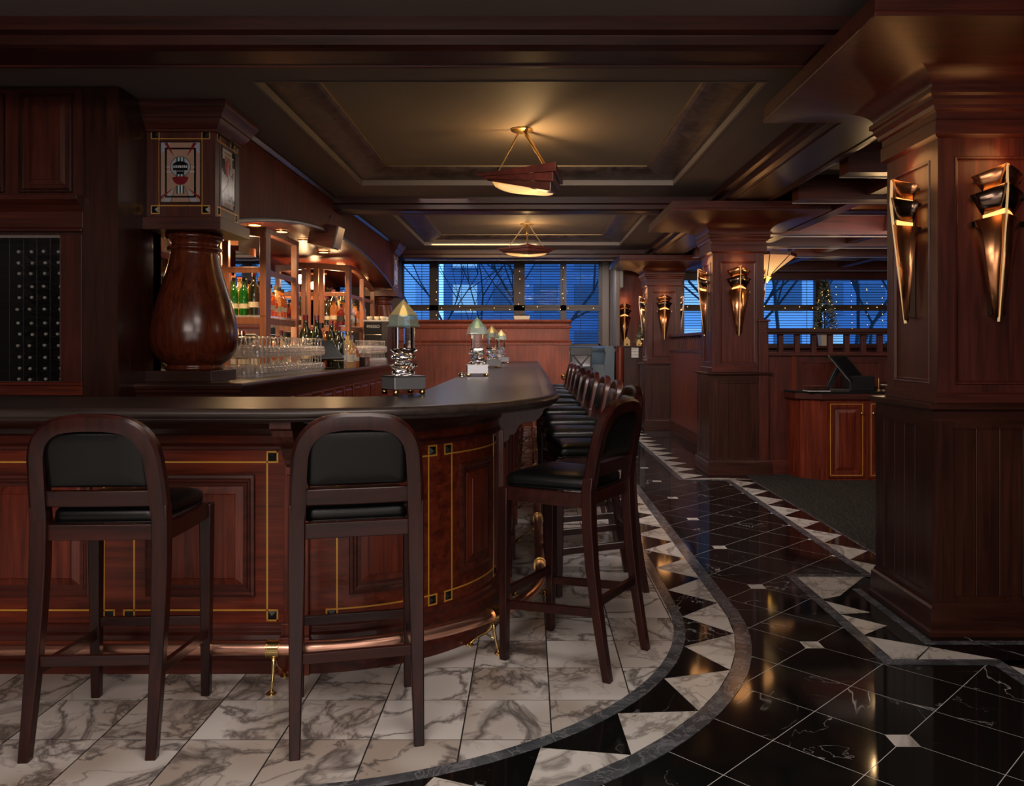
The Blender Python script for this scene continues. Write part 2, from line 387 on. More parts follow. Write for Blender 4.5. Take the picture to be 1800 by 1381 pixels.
def dup(root, loc, rz=0, label=None, group=None, scale=None):
    r = root.copy(); C.objects.link(r); r.location = loc; r.rotation_euler = (0, 0, rz)
    if label: r['label'] = label
    if group: r['group'] = group
    if scale: r.scale = scale if hasattr(scale, '__len__') else (scale,)*3
    for ch in list(root.children):
        c = ch.copy(); C.objects.link(c); c.parent = r
        for g in list(ch.children):
            d = g.copy(); C.objects.link(d); d.parent = c
    return r
def plane_map(o, u, nrm):
    o = Vector(o); u = Vector(u); nrm = Vector(nrm)
    return lambda s, d, z: tuple(o+u*s+nrm*d+Vector((0, 0, z)))

# ================================================================== SETTING
# ---- floor
CX, CY = -.93, 4.03
R0, R1, R2, R3 = 1.625, 1.675, 1.900, 1.965
floor = struct('floor', 'polished marble floor: white tiles around the bar, black diagonal tiles in the aisle')
b = MB(); b.box(-6, 8, -3.2, 15.2, -.12, -.0004); b.build('floor_slab', 'grout_light', floor)
def offpath(r, ymax=13.3, n=26, xmin=-3.6):
    p = [(xmin, CY-r)]
    for k in range(n+1):
        t = PI/2*k/n; p.append((CX+r*math.sin(t), CY-r*math.cos(t)))
    p.append((CX+r, ymax)); return p
def clip(poly, a, bb, c):   # keep a*x+b*y<=c
    out = []
    for i in range(len(poly)):
        p, q = poly[i], poly[(i+1) % len(poly)]
        fp = a*p[0]+bb*p[1]-c; fq = a*q[0]+bb*q[1]-c
        if fp <= 0: out.append(p)
        if (fp < 0 < fq) or (fq < 0 < fp):
            t = fp/(fp-fq); out.append((p[0]+(q[0]-p[0])*t, p[1]+(q[1]-p[1])*t))
    return out
def area(poly): return abs(sum(poly[i][0]*poly[(i+1) % len(poly)][1]-poly[(i+1) % len(poly)][0]*poly[i][1] for i in range(len(poly))))/2
# white zone bed (dark grout)
b = MB(); wz = offpath(R0+.01)+[(-3.6, 13.3)]; b.prism(wz, -.012, .0004); b.build('grout_bed', 'grout_dark', floor)
def clip_white(poly):
    r = R0
    for k in range(0, 27):
        t = PI/2*k/26; nx, ny = math.sin(t), -math.cos(t)
        poly = clip(poly, nx, ny, nx*CX+ny*CY+r)
        if not poly: return []
    return poly
T = .3045; g = .0026
full = None
far = MB()
X0 = .0745-T*11; Y0 = 2.712-T
for i in range(0, 16):
    for j in range(0, 37):
        x, y = X0+i*T, Y0+j*T
        if x+T < -2.6 or y > 13.2: continue
        if y > 4.4 and x+T < -.35: continue            # under the bar
        if y > 3.75 and x+T < -.55 and y < 4.4: continue
        q = [(x+g, y+g), (x+T-g, y+g), (x+T-g, y+T-g), (x+g, y+T-g)]
        c = clip_white(q)
        if len(c) < 3 or area(c) < 1e-4: continue
        if y > 7.6: far.prism(c, -.01, .001); continue
        if abs(area(c)-area(q)) < 1e-7:
            if full is None:
                bb = MB(); bb.prism([(g, g), (T-g, g), (T-g, T-g), (g, T-g)], -.01, .001); full = bb.build('tile', 'white_marble', floor); full.location = (x, y, 0)
            else:
                o = full.copy(); C.objects.link(o); o.location = (x, y, 0)
        else:
            bb = MB(); bb.prism([(a-x, d-y) for a, d in c], -.01, .001); o = bb.build('tile', 'white_marble', floor); o.location = (x, y, 0)
far.build('far_tiles', 'white_marble', floor, kind='stuff')
# black diagonal tiles
S = .435/math.sqrt(2)
XB, YB = 1.25, 2.708
half = .435/2; farb = MB()
bt = None
XR = 2.2
for i in range(-10, 6):
    for j in range(-3, 52):
        if (i+j) % 2 == 0: continue
        cx, cy = XB+i*half, YB+j*half
        if cx < -.9 or cx > 2.6 or cy < 1.9 or cy > 13: continue
        h = half-.0019
        ins = []
        q = [(cx, cy-h), (cx+h, cy), (cx, cy+h), (cx-h, cy)]
        # cut away the corners that meet a small white inset
        for k in range(0, 13):
            sx, sy = XB, YB+.87*k
            dx, dy = sx-cx, sy-cy
            if abs(dx)+abs(dy) < half*1.05:
                if abs(dx) > abs(dy): q = clip(q, math.copysign(1, dx), 0, math.copysign(1, dx)*(sx-math.copysign(.0415, dx)))
                else: q = clip(q, 0, math.copysign(1, dy), math.copysign(1, dy)*(sy-math.copysign(.0415, dy)))
        if cy > 4.0 and cx > 2.1: continue
        # drop those hidden under the white zone
        rr = math.hypot(cx-CX, cy-CY) if cy < CY else cx-CX
        if rr < R1-.10: continue
        if cy > 7.7: farb.prism(q, -.01, 0); continue
        bb = MB(); bb.prism([(x-cx, y-cy) for x, y in q], -.01, 0); o = bb.build('tile', 'black_marble', floor); o.location = (cx, cy, 0)
farb.build('far_tiles', 'black_marble', floor, kind='stuff')
for k in range(-0, 7):
    bb = MB(); bb.box(-.04, .04, -.04, .04, -.01, 0); o = bb.build('inset', 'white_marble_clean', floor); o.location = (XB, YB+.87*k, 0)
# band around the bar
b = MB(); b.sweep(offpath((R0+R1)/2), [(-.0265, -.01), (.0265, -.01), (.0265, .0022), (-.0265, .0022)]); b.build('grey_band', 'grey_marble', floor)
b = MB(); b.sweep(offpath((R2+R3)/2), [(-.034, -.01), (.034, -.01), (.034, .0022), (-.034, .0022)]); b.build('grey_band', 'grey_marble', floor)
def along(r, s):       # s in "unit arc" coordinate: angle for s<0.. ; s>0 metres up the straight
    if s >= 0: return (CX+r, CY+s)
    t = PI/2+s/1.75
    if t >= 0: return (CX+r*math.sin(t), CY-r*math.cos(t))
    return (CX+1.75*t, CY-r)
def bandtile(pts, mat, z=.0016):
    cx = sum(p[0] for p in pts)/len(pts); cy = sum(p[1] for p in pts)/len(pts)
    q = [(x-cx+(-(x-cx))*.008, y-cy-(y-cy)*.008) for x, y in pts]
    bb = MB(); bb.prism(q, -.01, z); o = bb.build('tile', mat, floor); o.location = (cx, cy, 0); return o
ss = [-(.5)-.392*k for k in range(0, 7)]          # apex positions along the inner edge
ss = ss[::-1]+[-.5+.415+.4335*k for k in range(0, 21)]
farw = MB(); fark = MB()
ri, ro = R1+.003, R2-.003
for k in range(len(ss)-1):
    a0, a1 = ss[k], ss[k+1]; m0 = (a0+a1)/2; mprev = a0-(a1-a0)/2
    I0, I1 = along(ri, a0), along(ri, a1); O1 = along(ro, m0); O0 = along(ro, mprev)
    Oq = along(ro, (mprev+m0)/2); Iq = along(ri, (a0+a1)/2)
    wt = [I0, O0, Oq, O1]; bt_ = [I0, O1, I1, Iq]
    yy = (I0[1]+I1[1])/2
    if I0[1] > 8.2:
        farw.prism([I0, O0, O1], -.01, .0016); fark.prism([I0, O1, I1], -.01, .0016)
    else:
        bandtile(wt, 'white_marble_clean'); bandtile(bt_, 'black_marble')
farw.build('far_triangles', 'white_marble_clean', floor, kind='stuff'); fark.build('far_triangles', 'black_marble', floor, kind='stuff')
# right hand border: outline points (aisle side), strip on its outside
def strip(pts, w, mat='grey_marble', z=.0024, name='grey_band'):
    b = MB(); b.sweep(pts, [(0, -.01), (w, -.01), (w, z), (0, z)]); return b.build(name, mat, floor)
XL, XN = 1.475, 1.925
outline = [(3.2, 2.87), (2.36, 2.87), (XN, 3.35), (XL, 3.35), (XL, 4.685), (XN, 4.685), (XN, 7.965), (XL, 7.965), (XL, 13.2)]
outline = [(XN, 2.2), (XN, 3.35), (XL, 3.35), (XL, 4.685), (XN, 4.685), (XN, 7.965), (XL, 7.965), (XL, 13.2)]
b = MB(); b.box(XN, 2.6, 2.2, 3.4, -.011, .0008); b.box(XL, 2.6, 3.35, 4.685, -.011, .0008); b.box(XN, 2.19, 4.6, 7.965, -.011, .0008); b.box(XL, 2.4, 7.965, 13.3, -.011, .0008)
b.build('border_bed', 'black_marble', floor)
strip(outline, .055)
strip([(2.19, 4.4), (2.19, 7.95)], .02)
strip([(1.755, 3.62), (1.755, 4.4)], .045); strip([(1.755, 3.62), (1.755, 3.58), (2.6, 3.58)][::-1], .04)
def zig(y0, n, pitch, xa, xb, far_after=99):
    for k in range(n):
        y = y0+k*pitch
        bandtile([(xa, y-pitch/2), (xb, y), (xa, y+pitch/2)], 'white_marble_clean')
zig(5.22-.435, 1, .435, XN+.058, 2.185); zig(5.22, 7, .4335, XN+.058, 2.185)
fw = MB()
for k in range(0, 12):
    y = 8.28+k*.4335; xa, xb = XL+.058, XL+.30
    if y < 9: bandtile([(xa, y-.216), (xb, y), (xa, y+.216)], 'white_marble_clean')
    else: fw.prism([(xa, y-.216), (xb, y), (xa, y+.216)], -.01, .0016)
fw.build('far_triangles', 'white_marble_clean', floor, kind='stuff')
# around the near column
bandtile([(XL+.05, 4.63), (XL+.44, 4.63), (XL+.17, 4.28), (XL+.058, 4.22)], 'white_marble_clean')
bandtile([(XL+.058, 4.19), (XL+.215, 4.01), (XL+.058, 3.985)], 'white_marble_clean')
bandtile([(XL+.058, 3.98), (XL+.215, 3.82), (XL+.058, 3.70)], 'white_marble_clean')
bandtile([(XL+.058, 3.68), (XL+.058, 3.41), (XL+.155, 3.41), (XL+.28, 3.55)], 'white_marble_clean')
bandtile([(XL+.165, 3.41), (XL+.50, 3.41), (XL+.285, 3.55)], 'white_marble_clean')
bandtile([(XN+.06, 3.34), (XN+.06, 2.98), (XN+.28, 3.15)], 'white_marble_clean')
bandtile([(XL+.06, 8.03), (XN+.30, 8.03), (XN+.05, 8.11), (XL+.3, 8.11)], 'white_marble_clean')
b = MB(); b.box(2.21, 7.6, 4.3, 8.4, -.01, .004); b.box(2.6, 7.6, -3, 4.3, -.01, .002); cp = b.build('carpet', 'carpet', floor, label='dark patterned carpet to the right of the marble aisle')

# ---- ceiling with coffered trays
ZC = 2.88
ceil = struct('ceiling', 'dark taupe ceiling with recessed trays between mahogany beams')
BY = [-.62, 4.0, 8.6, 13.2]          # beam lines
trays = [(-1.62, 1.39, .15, 3.20), (-1.62, 1.39, 4.76, 7.80), (-1.62, 1.39, 9.37, 12.41)]
b = MB()
b.box(-6, -1.62, -3.2, 15.2, ZC, ZC+.25); b.box(1.39, 8, -3.2, 15.2, ZC, ZC+.25)
ys = [-3.2]+[v for t in trays for v in t[2:]]+[15.2]
for k in range(0, len(ys), 2): b.box(-1.62, 1.39, ys[k], ys[k+1], ZC, ZC+.25)
b.build('ceiling_slab', 'ceiling_paint', ceil)
for x0, x1, y0, y1 in trays:
    t = MB(); t.box(x0-.02, x1+.02, y0-.02, y1+.02, 3.0, 3.05); t.build('tray_panel', 'tray_paint', ceil)
    loop = lambda i: [(x0+i, y0+i), (x1-i, y0+i), (x1-i, y1-i), (x0+i, y1-i)]
    prof = [(0, ZC+.045)]
    for k in range(1, 9):
        a = k/8*PI/2; prof.append((.30*math.sin(a)*1.0, ZC+.045+(.075)*(1-math.cos(a))))
    t = MB(); t.loops([[(x, y, z) for x, y in loop(i)] for i, z in prof], True, False, False); t.build('tray_cove', 'cove_paint', ceil)
    t = MB(); t.loops([[(x, y, z) for x, y in loop(i)] for i, z in ((-.012, ZC-.004), (.006, ZC-.004), (.006, ZC+.05), (-.012, ZC+.05))], True, False, False); t.build('tray_lip', 'lip_paint', ceil)
    t = MB(); t.loops([[(x, y, z) for x, y in loop(i)] for i, z in ((.293, 3.001), (.293, 2.992), (.303, 2.992), (.303, 3.001))], True, False, False); t.build('tray_bead', 'brass_dull', ceil)
# crossing beams
for y in BY[1:]:
    b = MB()
    pr = [(-.19, ZC), (-.19, 2.815), (-.145, 2.805), (-.145, 2.76), (-.125, 2.752), (-.10, 2.745), (.10, 2.745), (.125, 2.752), (.145, 2.76), (.145, 2.805), (.19, 2.815), (.19, ZC)]
    b.ext([(y+a, z) for a, z in pr], 'X', -2.05 if y > 5 else -4.2, 7.6)
    b.build('beam', 'ceil_beam', ceil)
    b = MB(); b.box(-2.05 if y > 5 else -4.2, 7.6, y+.095, y+.118, 2.738, 2.747); b.build('beam_bead', 'bead_highlight' if y > 10 else 'mid_X', ceil)  # on the far beam the pale strip paints window light on its edge
b = MB(); pr = [(-.31, ZC), (-.31, 2.81), (-.25, 2.80), (-.25, 2.755), (-.21, 2.745), (.21, 2.745), (.25, 2.755), (.25, 2.80), (.31, 2.81), (.31, ZC)]
b.ext([(2.155+a, z) for a, z in pr], 'Y', -3, 14.9); b.build('beam', 'ceil_beam_y', ceil)
for xx in (1.985, 2.325):
    b = MB(); b.box(xx-.008, xx+.008, -3, 14.9, 2.738, 2.747); b.build('beam_bead', 'mid_Y', ceil)
# right side grid of lower beams
for y in (5.15, 6.3, 7.45, 9.75, 10.9, 12.05, 14.2):
    b = MB(); b.box(2.45, 7.6, y-.09, y+.09, 2.66, ZC); b.box(2.45, 7.6, y-.115, y-.09, 2.80, ZC); b.box(2.45, 7.6, y+.09, y+.115, 2.80, ZC); b.build('beam', 'mid_X', ceil)
    b = MB(); b.box(2.45, 7.6, y+.082, y+.094, 2.652, 2.664); b.build('beam_bead', 'bead_highlight', ceil)  # pale strip stands in for the shiny highlight on the edge
for x in (3.15, 4.3, 5.45, 6.6):
    b = MB(); b.box(x-.07, x+.07, 4.2, 14.8, 2.70, ZC); b.build('beam', 'mid_Y', ceil)

# ---- outer walls
wl = struct('wall_left'); b = MB(); b.box(-4.3, -4.2, -3.2, 15, 0, ZC); b.build('wall_surface', 'mid_Z', wl)
b = MB(); b.box(-4.2, -3.42, 5.4, 15, 0, 2.7); b.build('wall_surface', 'mid_Z', wl)
wr = struct('wall_right'); b = MB(); b.box(7.6, 7.7, -3.2, 15, 0, ZC); b.build('wall_surface', 'mid_Z', wr)
wf = struct('wall_front'); b = MB(); b.box(-4.3, 7.7, -3.2, -3.1, 0, ZC); b.build('wall_surface', 'mid_Z', wf)
WY = 14.9
wb = struct('wall_back')
b = MB()
b.box(-4.3, -2.35, WY, WY+.2, 0, ZC); b.box(-2.35, 7.7, WY, WY+.2, 0, 1.33); b.box(1.30, 2.70, WY, WY+.2, 1.33, ZC); b.box(2.70, 7.7, WY, WY+.2, 2.57, ZC)
b.build('wall_surface', 'plaster', wb)
b = MB(); b.box(-2.75, -2.35, WY-.35, WY, 0, ZC); b.build('pier', 'plaster', wb)
b = MB(); b.box(1.33, 1.45, WY-.10, WY, .5, ZC); b.build('pilaster', 'plaster', wb)
b = MB(); b.box(2.5, 7.6, WY-.16, WY, 2.55, 2.70); b.build('header', 'mid_X', wb)

# ---- windows with blinds
def window(name, x0, x1, z0, z1, mull, zr, label):
    w = struct(name, label)
    b = MB(); f = .05
    b.box(x0, x1, WY-.05, WY+.06, z0-.02, z0+.03); b.box(x0, x1, WY-.05, WY+.06, z1-.02, z1+.03); b.box(x0-.03, x0+.03, WY-.05, WY+.06, z0, z1); b.box(x1-.03, x1+.04, WY-.05, WY+.06, z0, z1)
    b.build('window_frame', 'window_wood', w)
    for c, hw in mull:
        b = MB(); b.box(c-hw, c+hw, WY-.07, WY+.06, z0, z1); b.build('mullion', 'window_wood', w)
    b = MB(); b.box(x0, x1, WY-.07, WY+.06, zr-.05, zr+.05); b.build('rail', 'window_wood', w)
    b = MB(); b.box(x0, x1, WY+.03, WY+.036, z0, z1); b.build('pane', 'window_glass', w)
    b = MB(); z = z0+.03
    while z < z1-.02:
        b.loops([[(x, WY-.01, z-.004), (x, WY-.033, z+.004), (x, WY-.033, z+.0065), (x, WY-.01, z-.0015)] for x in (x0+.03, x1-.03)]); z += .0475
    b.build('blind_slats', 'slat', w, kind='stuff')
    for c in [x0+(x1-x0)*(k+.5)/5 for k in range(5)]:
        b = MB(); b.box(c-.004, c+.004, WY-.040, WY-.034, z0+.02, z1); b.build('blind_cord', 'slat', w)
    return w
window('window_1', -2.35, 1.30, 1.34, 2.87, [(-1.76, .08), (-.19, .10), (.62, .055)], 2.03, 'wide window with open dark blinds behind the bar end partition')
window('window_2', 2.70, 7.5, 1.34, 2.56, [(5.31, .06), (3.9, .03), (7.0, .06)], 2.03, 'window with open dark blinds beyond the railing on the right')

# ---- platform at the far end and on the right
pf = struct('trim_1', 'raised floor behind the partitions')
b = MB(); b.box(-3.4, 2.3, 13.5, WY, 0, .5); b.box(2.3, 7.6, 8.75, WY, 0, .5); b.build('platform', 'carpet', pf)

# ================================================================== BAR
AR, AX, AY = .79, -.95, 4.10
ARC = AR*PI/2
def barmap(s, d, z):
    if s < 0: return (AX+s, AY-AR-d, z)
    if s <= ARC:
        t = s/AR; return (AX+(AR+d)*math.sin(t), AY-(AR+d)*math.cos(t), z)
    return (AX+AR+d, AY+(s-ARC), z)
def barpath(off=0, n=28, x0=-3.3, y1=12.85):
    r = AR+off
    return [(x0, AY-r)]+[(AX+r*math.sin(PI/2*k/n), AY-r*math.cos(PI/2*k/n)) for k in range(n+1)]+[(AX+r, y1)]
bar = thing('bar_counter', 'long mahogany bar with raised panels and gold inlay lines curving round its front corner', 'bar counter', (AX, AY, 0))
bp = barpath()
b = MB(); b.sweep(bp, [(-.06, .0), (0, .0), (0, 1.037), (-.06, 1.037)]); b.build('body', 'red_X', bar)
b = MB(); b.box(-3.3, -3.24, 3.3, 3.8, 0, 1.03); b.build('end_panel', 'red_Z', bar); b = MB(); b.box(-.6, -.16, 12.79, 12.85, 0, 1.03); b.build('end_panel', 'red_Z', bar)
b = MB(); b.sweep([(-3.3, 3.76), (-.9, 3.76), (-.70, 3.85), (-.62, 4.05), (-.62, 12.8)], [(-.02, 0), (0, 0), (0, 1.03), (-.02, 1.03)]); b.build('back_panel', 'dark_X', bar)
b = MB(); b.sweep(bp, [(0, 0), (.055, 0), (.055, .05), (.04, .06), (.04, .135), (.034, .15), (.02, .16), (.02, .178), (.008, .19), (0, .19)]); b.build('plinth', 'mid_X', bar, bevel=.002)
b = MB(); b.sweep(bp, [(0, .895), (.012, .90), (.012, .912), (.004, .92), (0, .925)]); b.build('bead', 'mid_X', bar)
b = MB(); b.sweep(bp, [(0, .955), (.014, .965), (.02, .985), (.045, 1.0), (.06, 1.01), (.06, 1.037), (0, 1.037)]); b.build('cornice', 'dark_X', bar)
def barpanel(u0, u1, n):
    zt, zb = .847, .241
    # molding and raised field
    a, c, lo, hi = u0+.048, u1-.048, zb+.055, zt-.05
    b = MB(); b.panel(barmap, a, c, lo, hi, [(0, 0), (.003, .013), (.014, .016), (.022, .010), (.028, .010), (.036, .003), (.050, .003)], n, False); b.build('panel_molding', 'mid_X', bar, bevel=0)
    b = MB(); b.panel(barmap, a+.050, c-.050, lo+.050, hi-.050, [(-.002, .0015), (.0, .004), (.028, .013), (.030, .0155)], n); b.build('panel', 'red_Z', bar)
    w = .0032
    b = MB()
    def L(x0, x1, z0, z1, nn_): b.sbox(barmap, x0, x1, -.001, .0016, z0, z1, nn_)
    q = .042
    L(u0-q, u1+q, zt-w, zt+w, n); L(u0-q, u1+q, zb-w, zb+w, n)
    L(u0-w, u0+w, zb-q, zt+q, 1); L(u1-w, u1+w, zb-q, zt+q, 1)
    for ux, sgn in ((u0, -1), (u1, 1)):
        for zz, sz in ((zb, -1), (zt, 1)):
            xa, xb = sorted((ux, ux+sgn*q)); za, zb2 = sorted((zz, zz+sz*q))
            L(xa-w, xb+w, (za if sz < 0 else zb2)-w, (za if sz < 0 else zb2)+w, 2); L((xa if sgn < 0 else xb)-w, (xa if sgn < 0 else xb)+w, za-w, zb2+w, 1)
    b.build('inlay_line', 'gold_inlay', bar)
    for ux, sgn in ((u0, -1), (u1, 1)):
        for zz, sz in ((zb, -1), (zt, 1)):
            xa, xb = sorted((ux, ux+sgn*q)); za, zc = sorted((zz, zz+sz*q))
            b = MB(); m = .004; pts = [barmap(xa+m, .001, za+m), barmap(xb-m, .001, za+m), barmap(xb-m, .001, zc-m), barmap(xa+m, .001, zc-m)]
            ap = barmap((xa+xb)/2, .010, (za+zc)/2)
            i = [b.vert(p) for p in pts]; t_ = b.vert(ap)
            for k in range(4): b.face((i[k], i[(k+1) % 4], t_))
            b.face(i[::-1]); b.build('corner_tile', 'black_tile', bar)
barpanel(-1.34-.0, -.795, 1) if False else None
barpanel(-.67, -.125, 1); barpanel(-1.34, -.794, 1)
barpanel(.2*AR, .705*AR, 8); barpanel(.87*AR, 1.37*AR, 8)
s = ARC+.16
while s < ARC+8.2: barpanel(s, s+.62, 1); s += .95
corb = [(0, 1.036), (.255, 1.036), (.255, 1.008), (.235, 1.0), (.225, .975), (.205, .95), (.17, .935), (.13, .93), (.105, .915), (.095, .89), (.085, .872), (.06, .868), (.055, .845), (.03, .83), (0, .825)]
def pilaster(sc):
    b = MB(); b.sbox(barmap, sc-.048, sc+.048, 0, .028, .19, .90); b.sbox(barmap, sc-.06, sc+.06, 0, .07, 0, .15); b.sbox(barmap, sc-.055, sc+.055, 0, .045, .15, .20); b.build('pilaster', 'red_Z', bar, bevel=.002)
    b = MB(); b.panel(barmap, sc-.036, sc+.036, .24, .80, [(0, .028), (.004, .036), (.012, .036), (.018, .030)], 1); b.build('pilaster_panel', 'red_Z', bar)
    b = MB(); rings = [[barmap(sc+e, max(d, 0), z) for d, z in corb] for e in (-.036, .036)]; b.loops(rings); b.build('corbel', 'mid_Z', bar, bevel=.002)
pilaster(.0); pilaster(ARC+.055); pilaster(-1.455-.02)
for k in range(8): pilaster(ARC+.97+.95*k)

# bar top
top = thing('worktop', 'dark polished bar top with a rounded nosing, running the length of the bar', 'bar top', (AX, AY, 1.037))
out = barpath(.262, y1=13.0)
inn = [(-3.3, 3.84), (-.87, 3.84)]+[(-.87+.30*math.sin(t), 4.14-.30*math.cos(t)) for t in [PI/2*k/8 for k in range(1, 9)]]+[(-.57, 13.0)]
def bar_surface():
    b = MB(); o2 = barpath(.272, y1=13.0); b.prism(o2+inn[::-1], 1.040, 1.082); return b
bar_surface().build('surface', 'top_wood', top)
b = MB(); b.sweep(barpath(.262, y1=13.0), [(0, 1.037), (.022, 1.037), (.030, 1.042), (.034, 1.047), (.034, 1.051), (.042, 1.055), (.047, 1.063), (.047, 1.072), (.043, 1.080), (.034, 1.086), (.022, 1.0885), (.0, 1.089), (-.035, 1.0825), (-.035, 1.06)]); b.build('nosing', 'top_wood', top, smooth='auto')
b = MB(); b.sweep([(-.55, 13.0), (.14, 13.0)], [(-.0, 1.04), (.02, 1.04), (.02, 1.082), (0, 1.082)][::-1]); b.build('end_edge', 'top_wood', top)

# foot rail
rail = thing('foot_rail', 'polished copper foot rail following the curve of the bar', 'foot rail', (AX, AY, 0))
RO = .215
rp_ = barpath(RO, n=32, x0=-3.2, y1=12.7)
b = MB(); b.tube([(x, y, .165) for x, y in rp_], .026, 16); b.build('tube', 'copper', rail, smooth=True)
def rail_bracket(s):
    c = Vector(barmap(s, RO, 0)); i_ = Vector(barmap(s, RO-.14, 0)); o_ = Vector(barmap(s, RO+.03, 0)); tdir = (Vector(barmap(s+.01, RO, 0))-Vector(barmap(s-.01, RO, 0))).normalized()
    b = MB(); up = Vector((0, 0, .165))
    b.tube([c+up-tdir*.02, c+up+tdir*.02], .031, 16)
    b.tube([c+up-tdir*.024, c+up-tdir*.02], .034, 16); b.tube([c+up+tdir*.02, c+up+tdir*.024], .034, 16)
    b.build('clamp', 'brass', rail, smooth='auto')
    b = MB()
    pts = [c+Vector((0, 0, .135)), c+Vector((0, 0, .10))*1+(o_-c)*.1, c+Vector((0, 0, .05))+(o_-c)*.5, c+(o_-c)*1.0+Vector((0, 0, .012))]
    b.tube(pts, [.012, .008, .006, .007], 8)
    pts = [c+Vector((0, 0, .125)), c.lerp(i_, .25)+Vector((0, 0, .085)), c.lerp(i_, .6)+Vector((0, 0, .055)), i_+Vector((0, 0, .012))]
    b.tube(pts, [.010, .007, .006, .007], 8)
    b.tube([c.lerp(i_, .35)+Vector((0, 0, .075)), c+(o_-c)*.35+Vector((0, 0, .06))], .004, 6)
    b.build('strut', 'brass', rail, smooth=True)
    for q in (i_, o_):
        b = MB(); b.lathe([(.020, 0), (.020, .004), (.014, .010), (.006, .014)], q.x, q.y, 12, .001); b.build('foot', 'brass', rail, smooth='auto')
for s in (-1.25, -.03, .72, ARC+.18, ARC+1.35, ARC+2.5, ARC+3.65, ARC+4.8, ARC+5.95, ARC+7.1): rail_bracket(s)

# ================================================================== STOOLS
def yb(z):
    if z < .74: t = z/.74; return -.27+.085*math.sin(t*PI/2)
    return -.185-.075*((z-.74)/.36)**1.3
def make_stool(plates):
    t = thing('bar_stool', 'bar stool', 'bar stool', local=True)
    def leg_rear(sx):
        b = MB(); rings = []
        for z in (0, .15, .3, .45, .6, .74, .80):
            w = .017+.010*min(1, z/.6); h = .017+.0055*min(1, z/.6); x = sx*(.198-.003*z/.74); y = yb(z)
            rings.append([(x-w, y-h, z), (x+w, y-h, z), (x+w, y+h, z), (x-w, y+h, z)])
        b.loops(rings); b.build('leg', 'stool_wood', t, smooth='auto', bevel=.004)
    def leg_front(sx):
        b = MB(); rings = []
        for z in (0, .3, .6, .728):
            w = .016+.007*z/.73; x = sx*(.203+.004*z); y = .205-.004*z
            rings.append([(x-w, y-w, z), (x+w, y-w, z), (x+w, y+w, z), (x-w, y+w, z)])
        b.loops(rings); b.build('leg', 'stool_wood', t, smooth='auto', bevel=.004)
    for sx in (-1, 1): leg_rear(sx)
    for sx in (-1, 1): leg_front(sx)
    # hoop of the back
    cl = []
    hw, zt, r = .183, 1.072, .115
    cl.append((-.195, .752, -1, 0)); cl.append((-.192, .86, -1, 0)); cl.append((-hw-.002, zt-r, -1, 0))
    for k in range(1, 8): a = PI/2*k/8; cl.append((-hw+r-r*math.cos(a), zt-r+r*math.sin(a), -math.cos(a), math.sin(a)))
    cl.append((-.04, zt+.004, 0, 1)); cl.append((.04, zt+.004, 0, 1))
    cl += [(-x, z, -nx, nz) for x, z, nx, nz in cl[:10][::-1]]
    b = MB(); rings = []
    for x, z, nx, nz in cl:
        y = yb(z); w = .0275; h = .0212
        rings.append([(x+nx*w*a, y+h*c, z+nz*w*a) for a, c in ((-1, -1), (-.4, -1.15), (.6, -1.1), (1, -.7), (1, .7), (.6, 1.1), (-.4, 1.15), (-1, 1))])
    b.loops(rings); b.build('backrest_frame', 'stool_wood', t, smooth='auto')
    # upholstered back pad
    def padoutline(s_, z0=.860, z1=1.047, w=.162, rr=.062, bot=.012):
        pts = []; rr *= s_; bot *= s_
        w *= s_; c = (z0+z1)/2; hz = (z1-z0)/2*s_
        lo, hi = c-hz, c+hz
        for k in range(4): a = PI+PI/2*k/3; pts.append((-w+bot+bot*math.cos(a), lo+bot+bot*math.sin(a)))
        for k in range(4): a = 1.5*PI+PI/2*k/3; pts.append((w-bot+bot*math.cos(a), lo+bot+bot*math.sin(a)))
        for k in range(8): a = PI/2*k/7; pts.append((w-rr+rr*math.cos(a), hi-rr+rr*math.sin(a)))
        for k in range(8): a = PI/2+PI/2*k/7; pts.append((-w+rr+rr*math.cos(a), hi-rr+rr*math.sin(a)))
        return pts
    b = MB()
    for s_, dy in ((.55, -.014),): pass
    seq = [(.05, -.017), (.5, -.016), (.85, -.014), (.97, -.009), (1.0, -.002), (1.0, .010), (.96, .022), (.84, .030), (.5, .034), (.05, .035)]
    b.loops([[(x, yb(z)+dy, z) for x, z in padoutline(s_)] for s_, dy in seq]); b.build('back_pad', 'leather', t, smooth=True)
    b = MB(); rings = []
    for k in range(7):
        x = -.172+.344*k/6; bow = -.006*(1-(x/.172)**2)
        rings.append([(x, yb(z)+bow+dy, z) for dy, z in ((-.013, .795), (.012, .795), (.012, .850), (-.013, .850))])
    b.loops(rings); b.build('back_rail', 'stool_side', t, smooth='auto', bevel=.004)
    # seat pad
    def seat(s_, z, dz=0):
        pts = []
        cr = [(-.166, -.168), (.166, -.168), (.205, .212), (-.205, .212)]; rads = [.03, .03, .055, .055]
        for i in range(4):
            p = Vector(cr[i]); a = (Vector(cr[i-1])-p).normalized(); c = (Vector(cr[(i+1) % 4])-p).normalized(); r_ = rads[i]
            for k in range(6):
                u = k/5; q = (p+a*r_)*(1-u)**2+p*2*u*(1-u)+(p+c*r_)*u*u
                pts.append((q.x*s_, .02+(q.y-.02)*s_, z))
        return pts
    b = MB(); b.loops([seat(.97, .735), seat(1.0, .742), seat(1.012, .757), seat(1.0, .772), seat(.95, .784), seat(.82, .794), seat(.6, .800), seat(.3, .803), seat(.02, .8035)]); b.build('seat', 'leather', t, smooth=True)
    b = MB(); b.loops([seat(.992, .734), seat(1.006, .737), seat(.992, .740)]); b.build('piping', 'leather', t, smooth=True)
    b = MB()
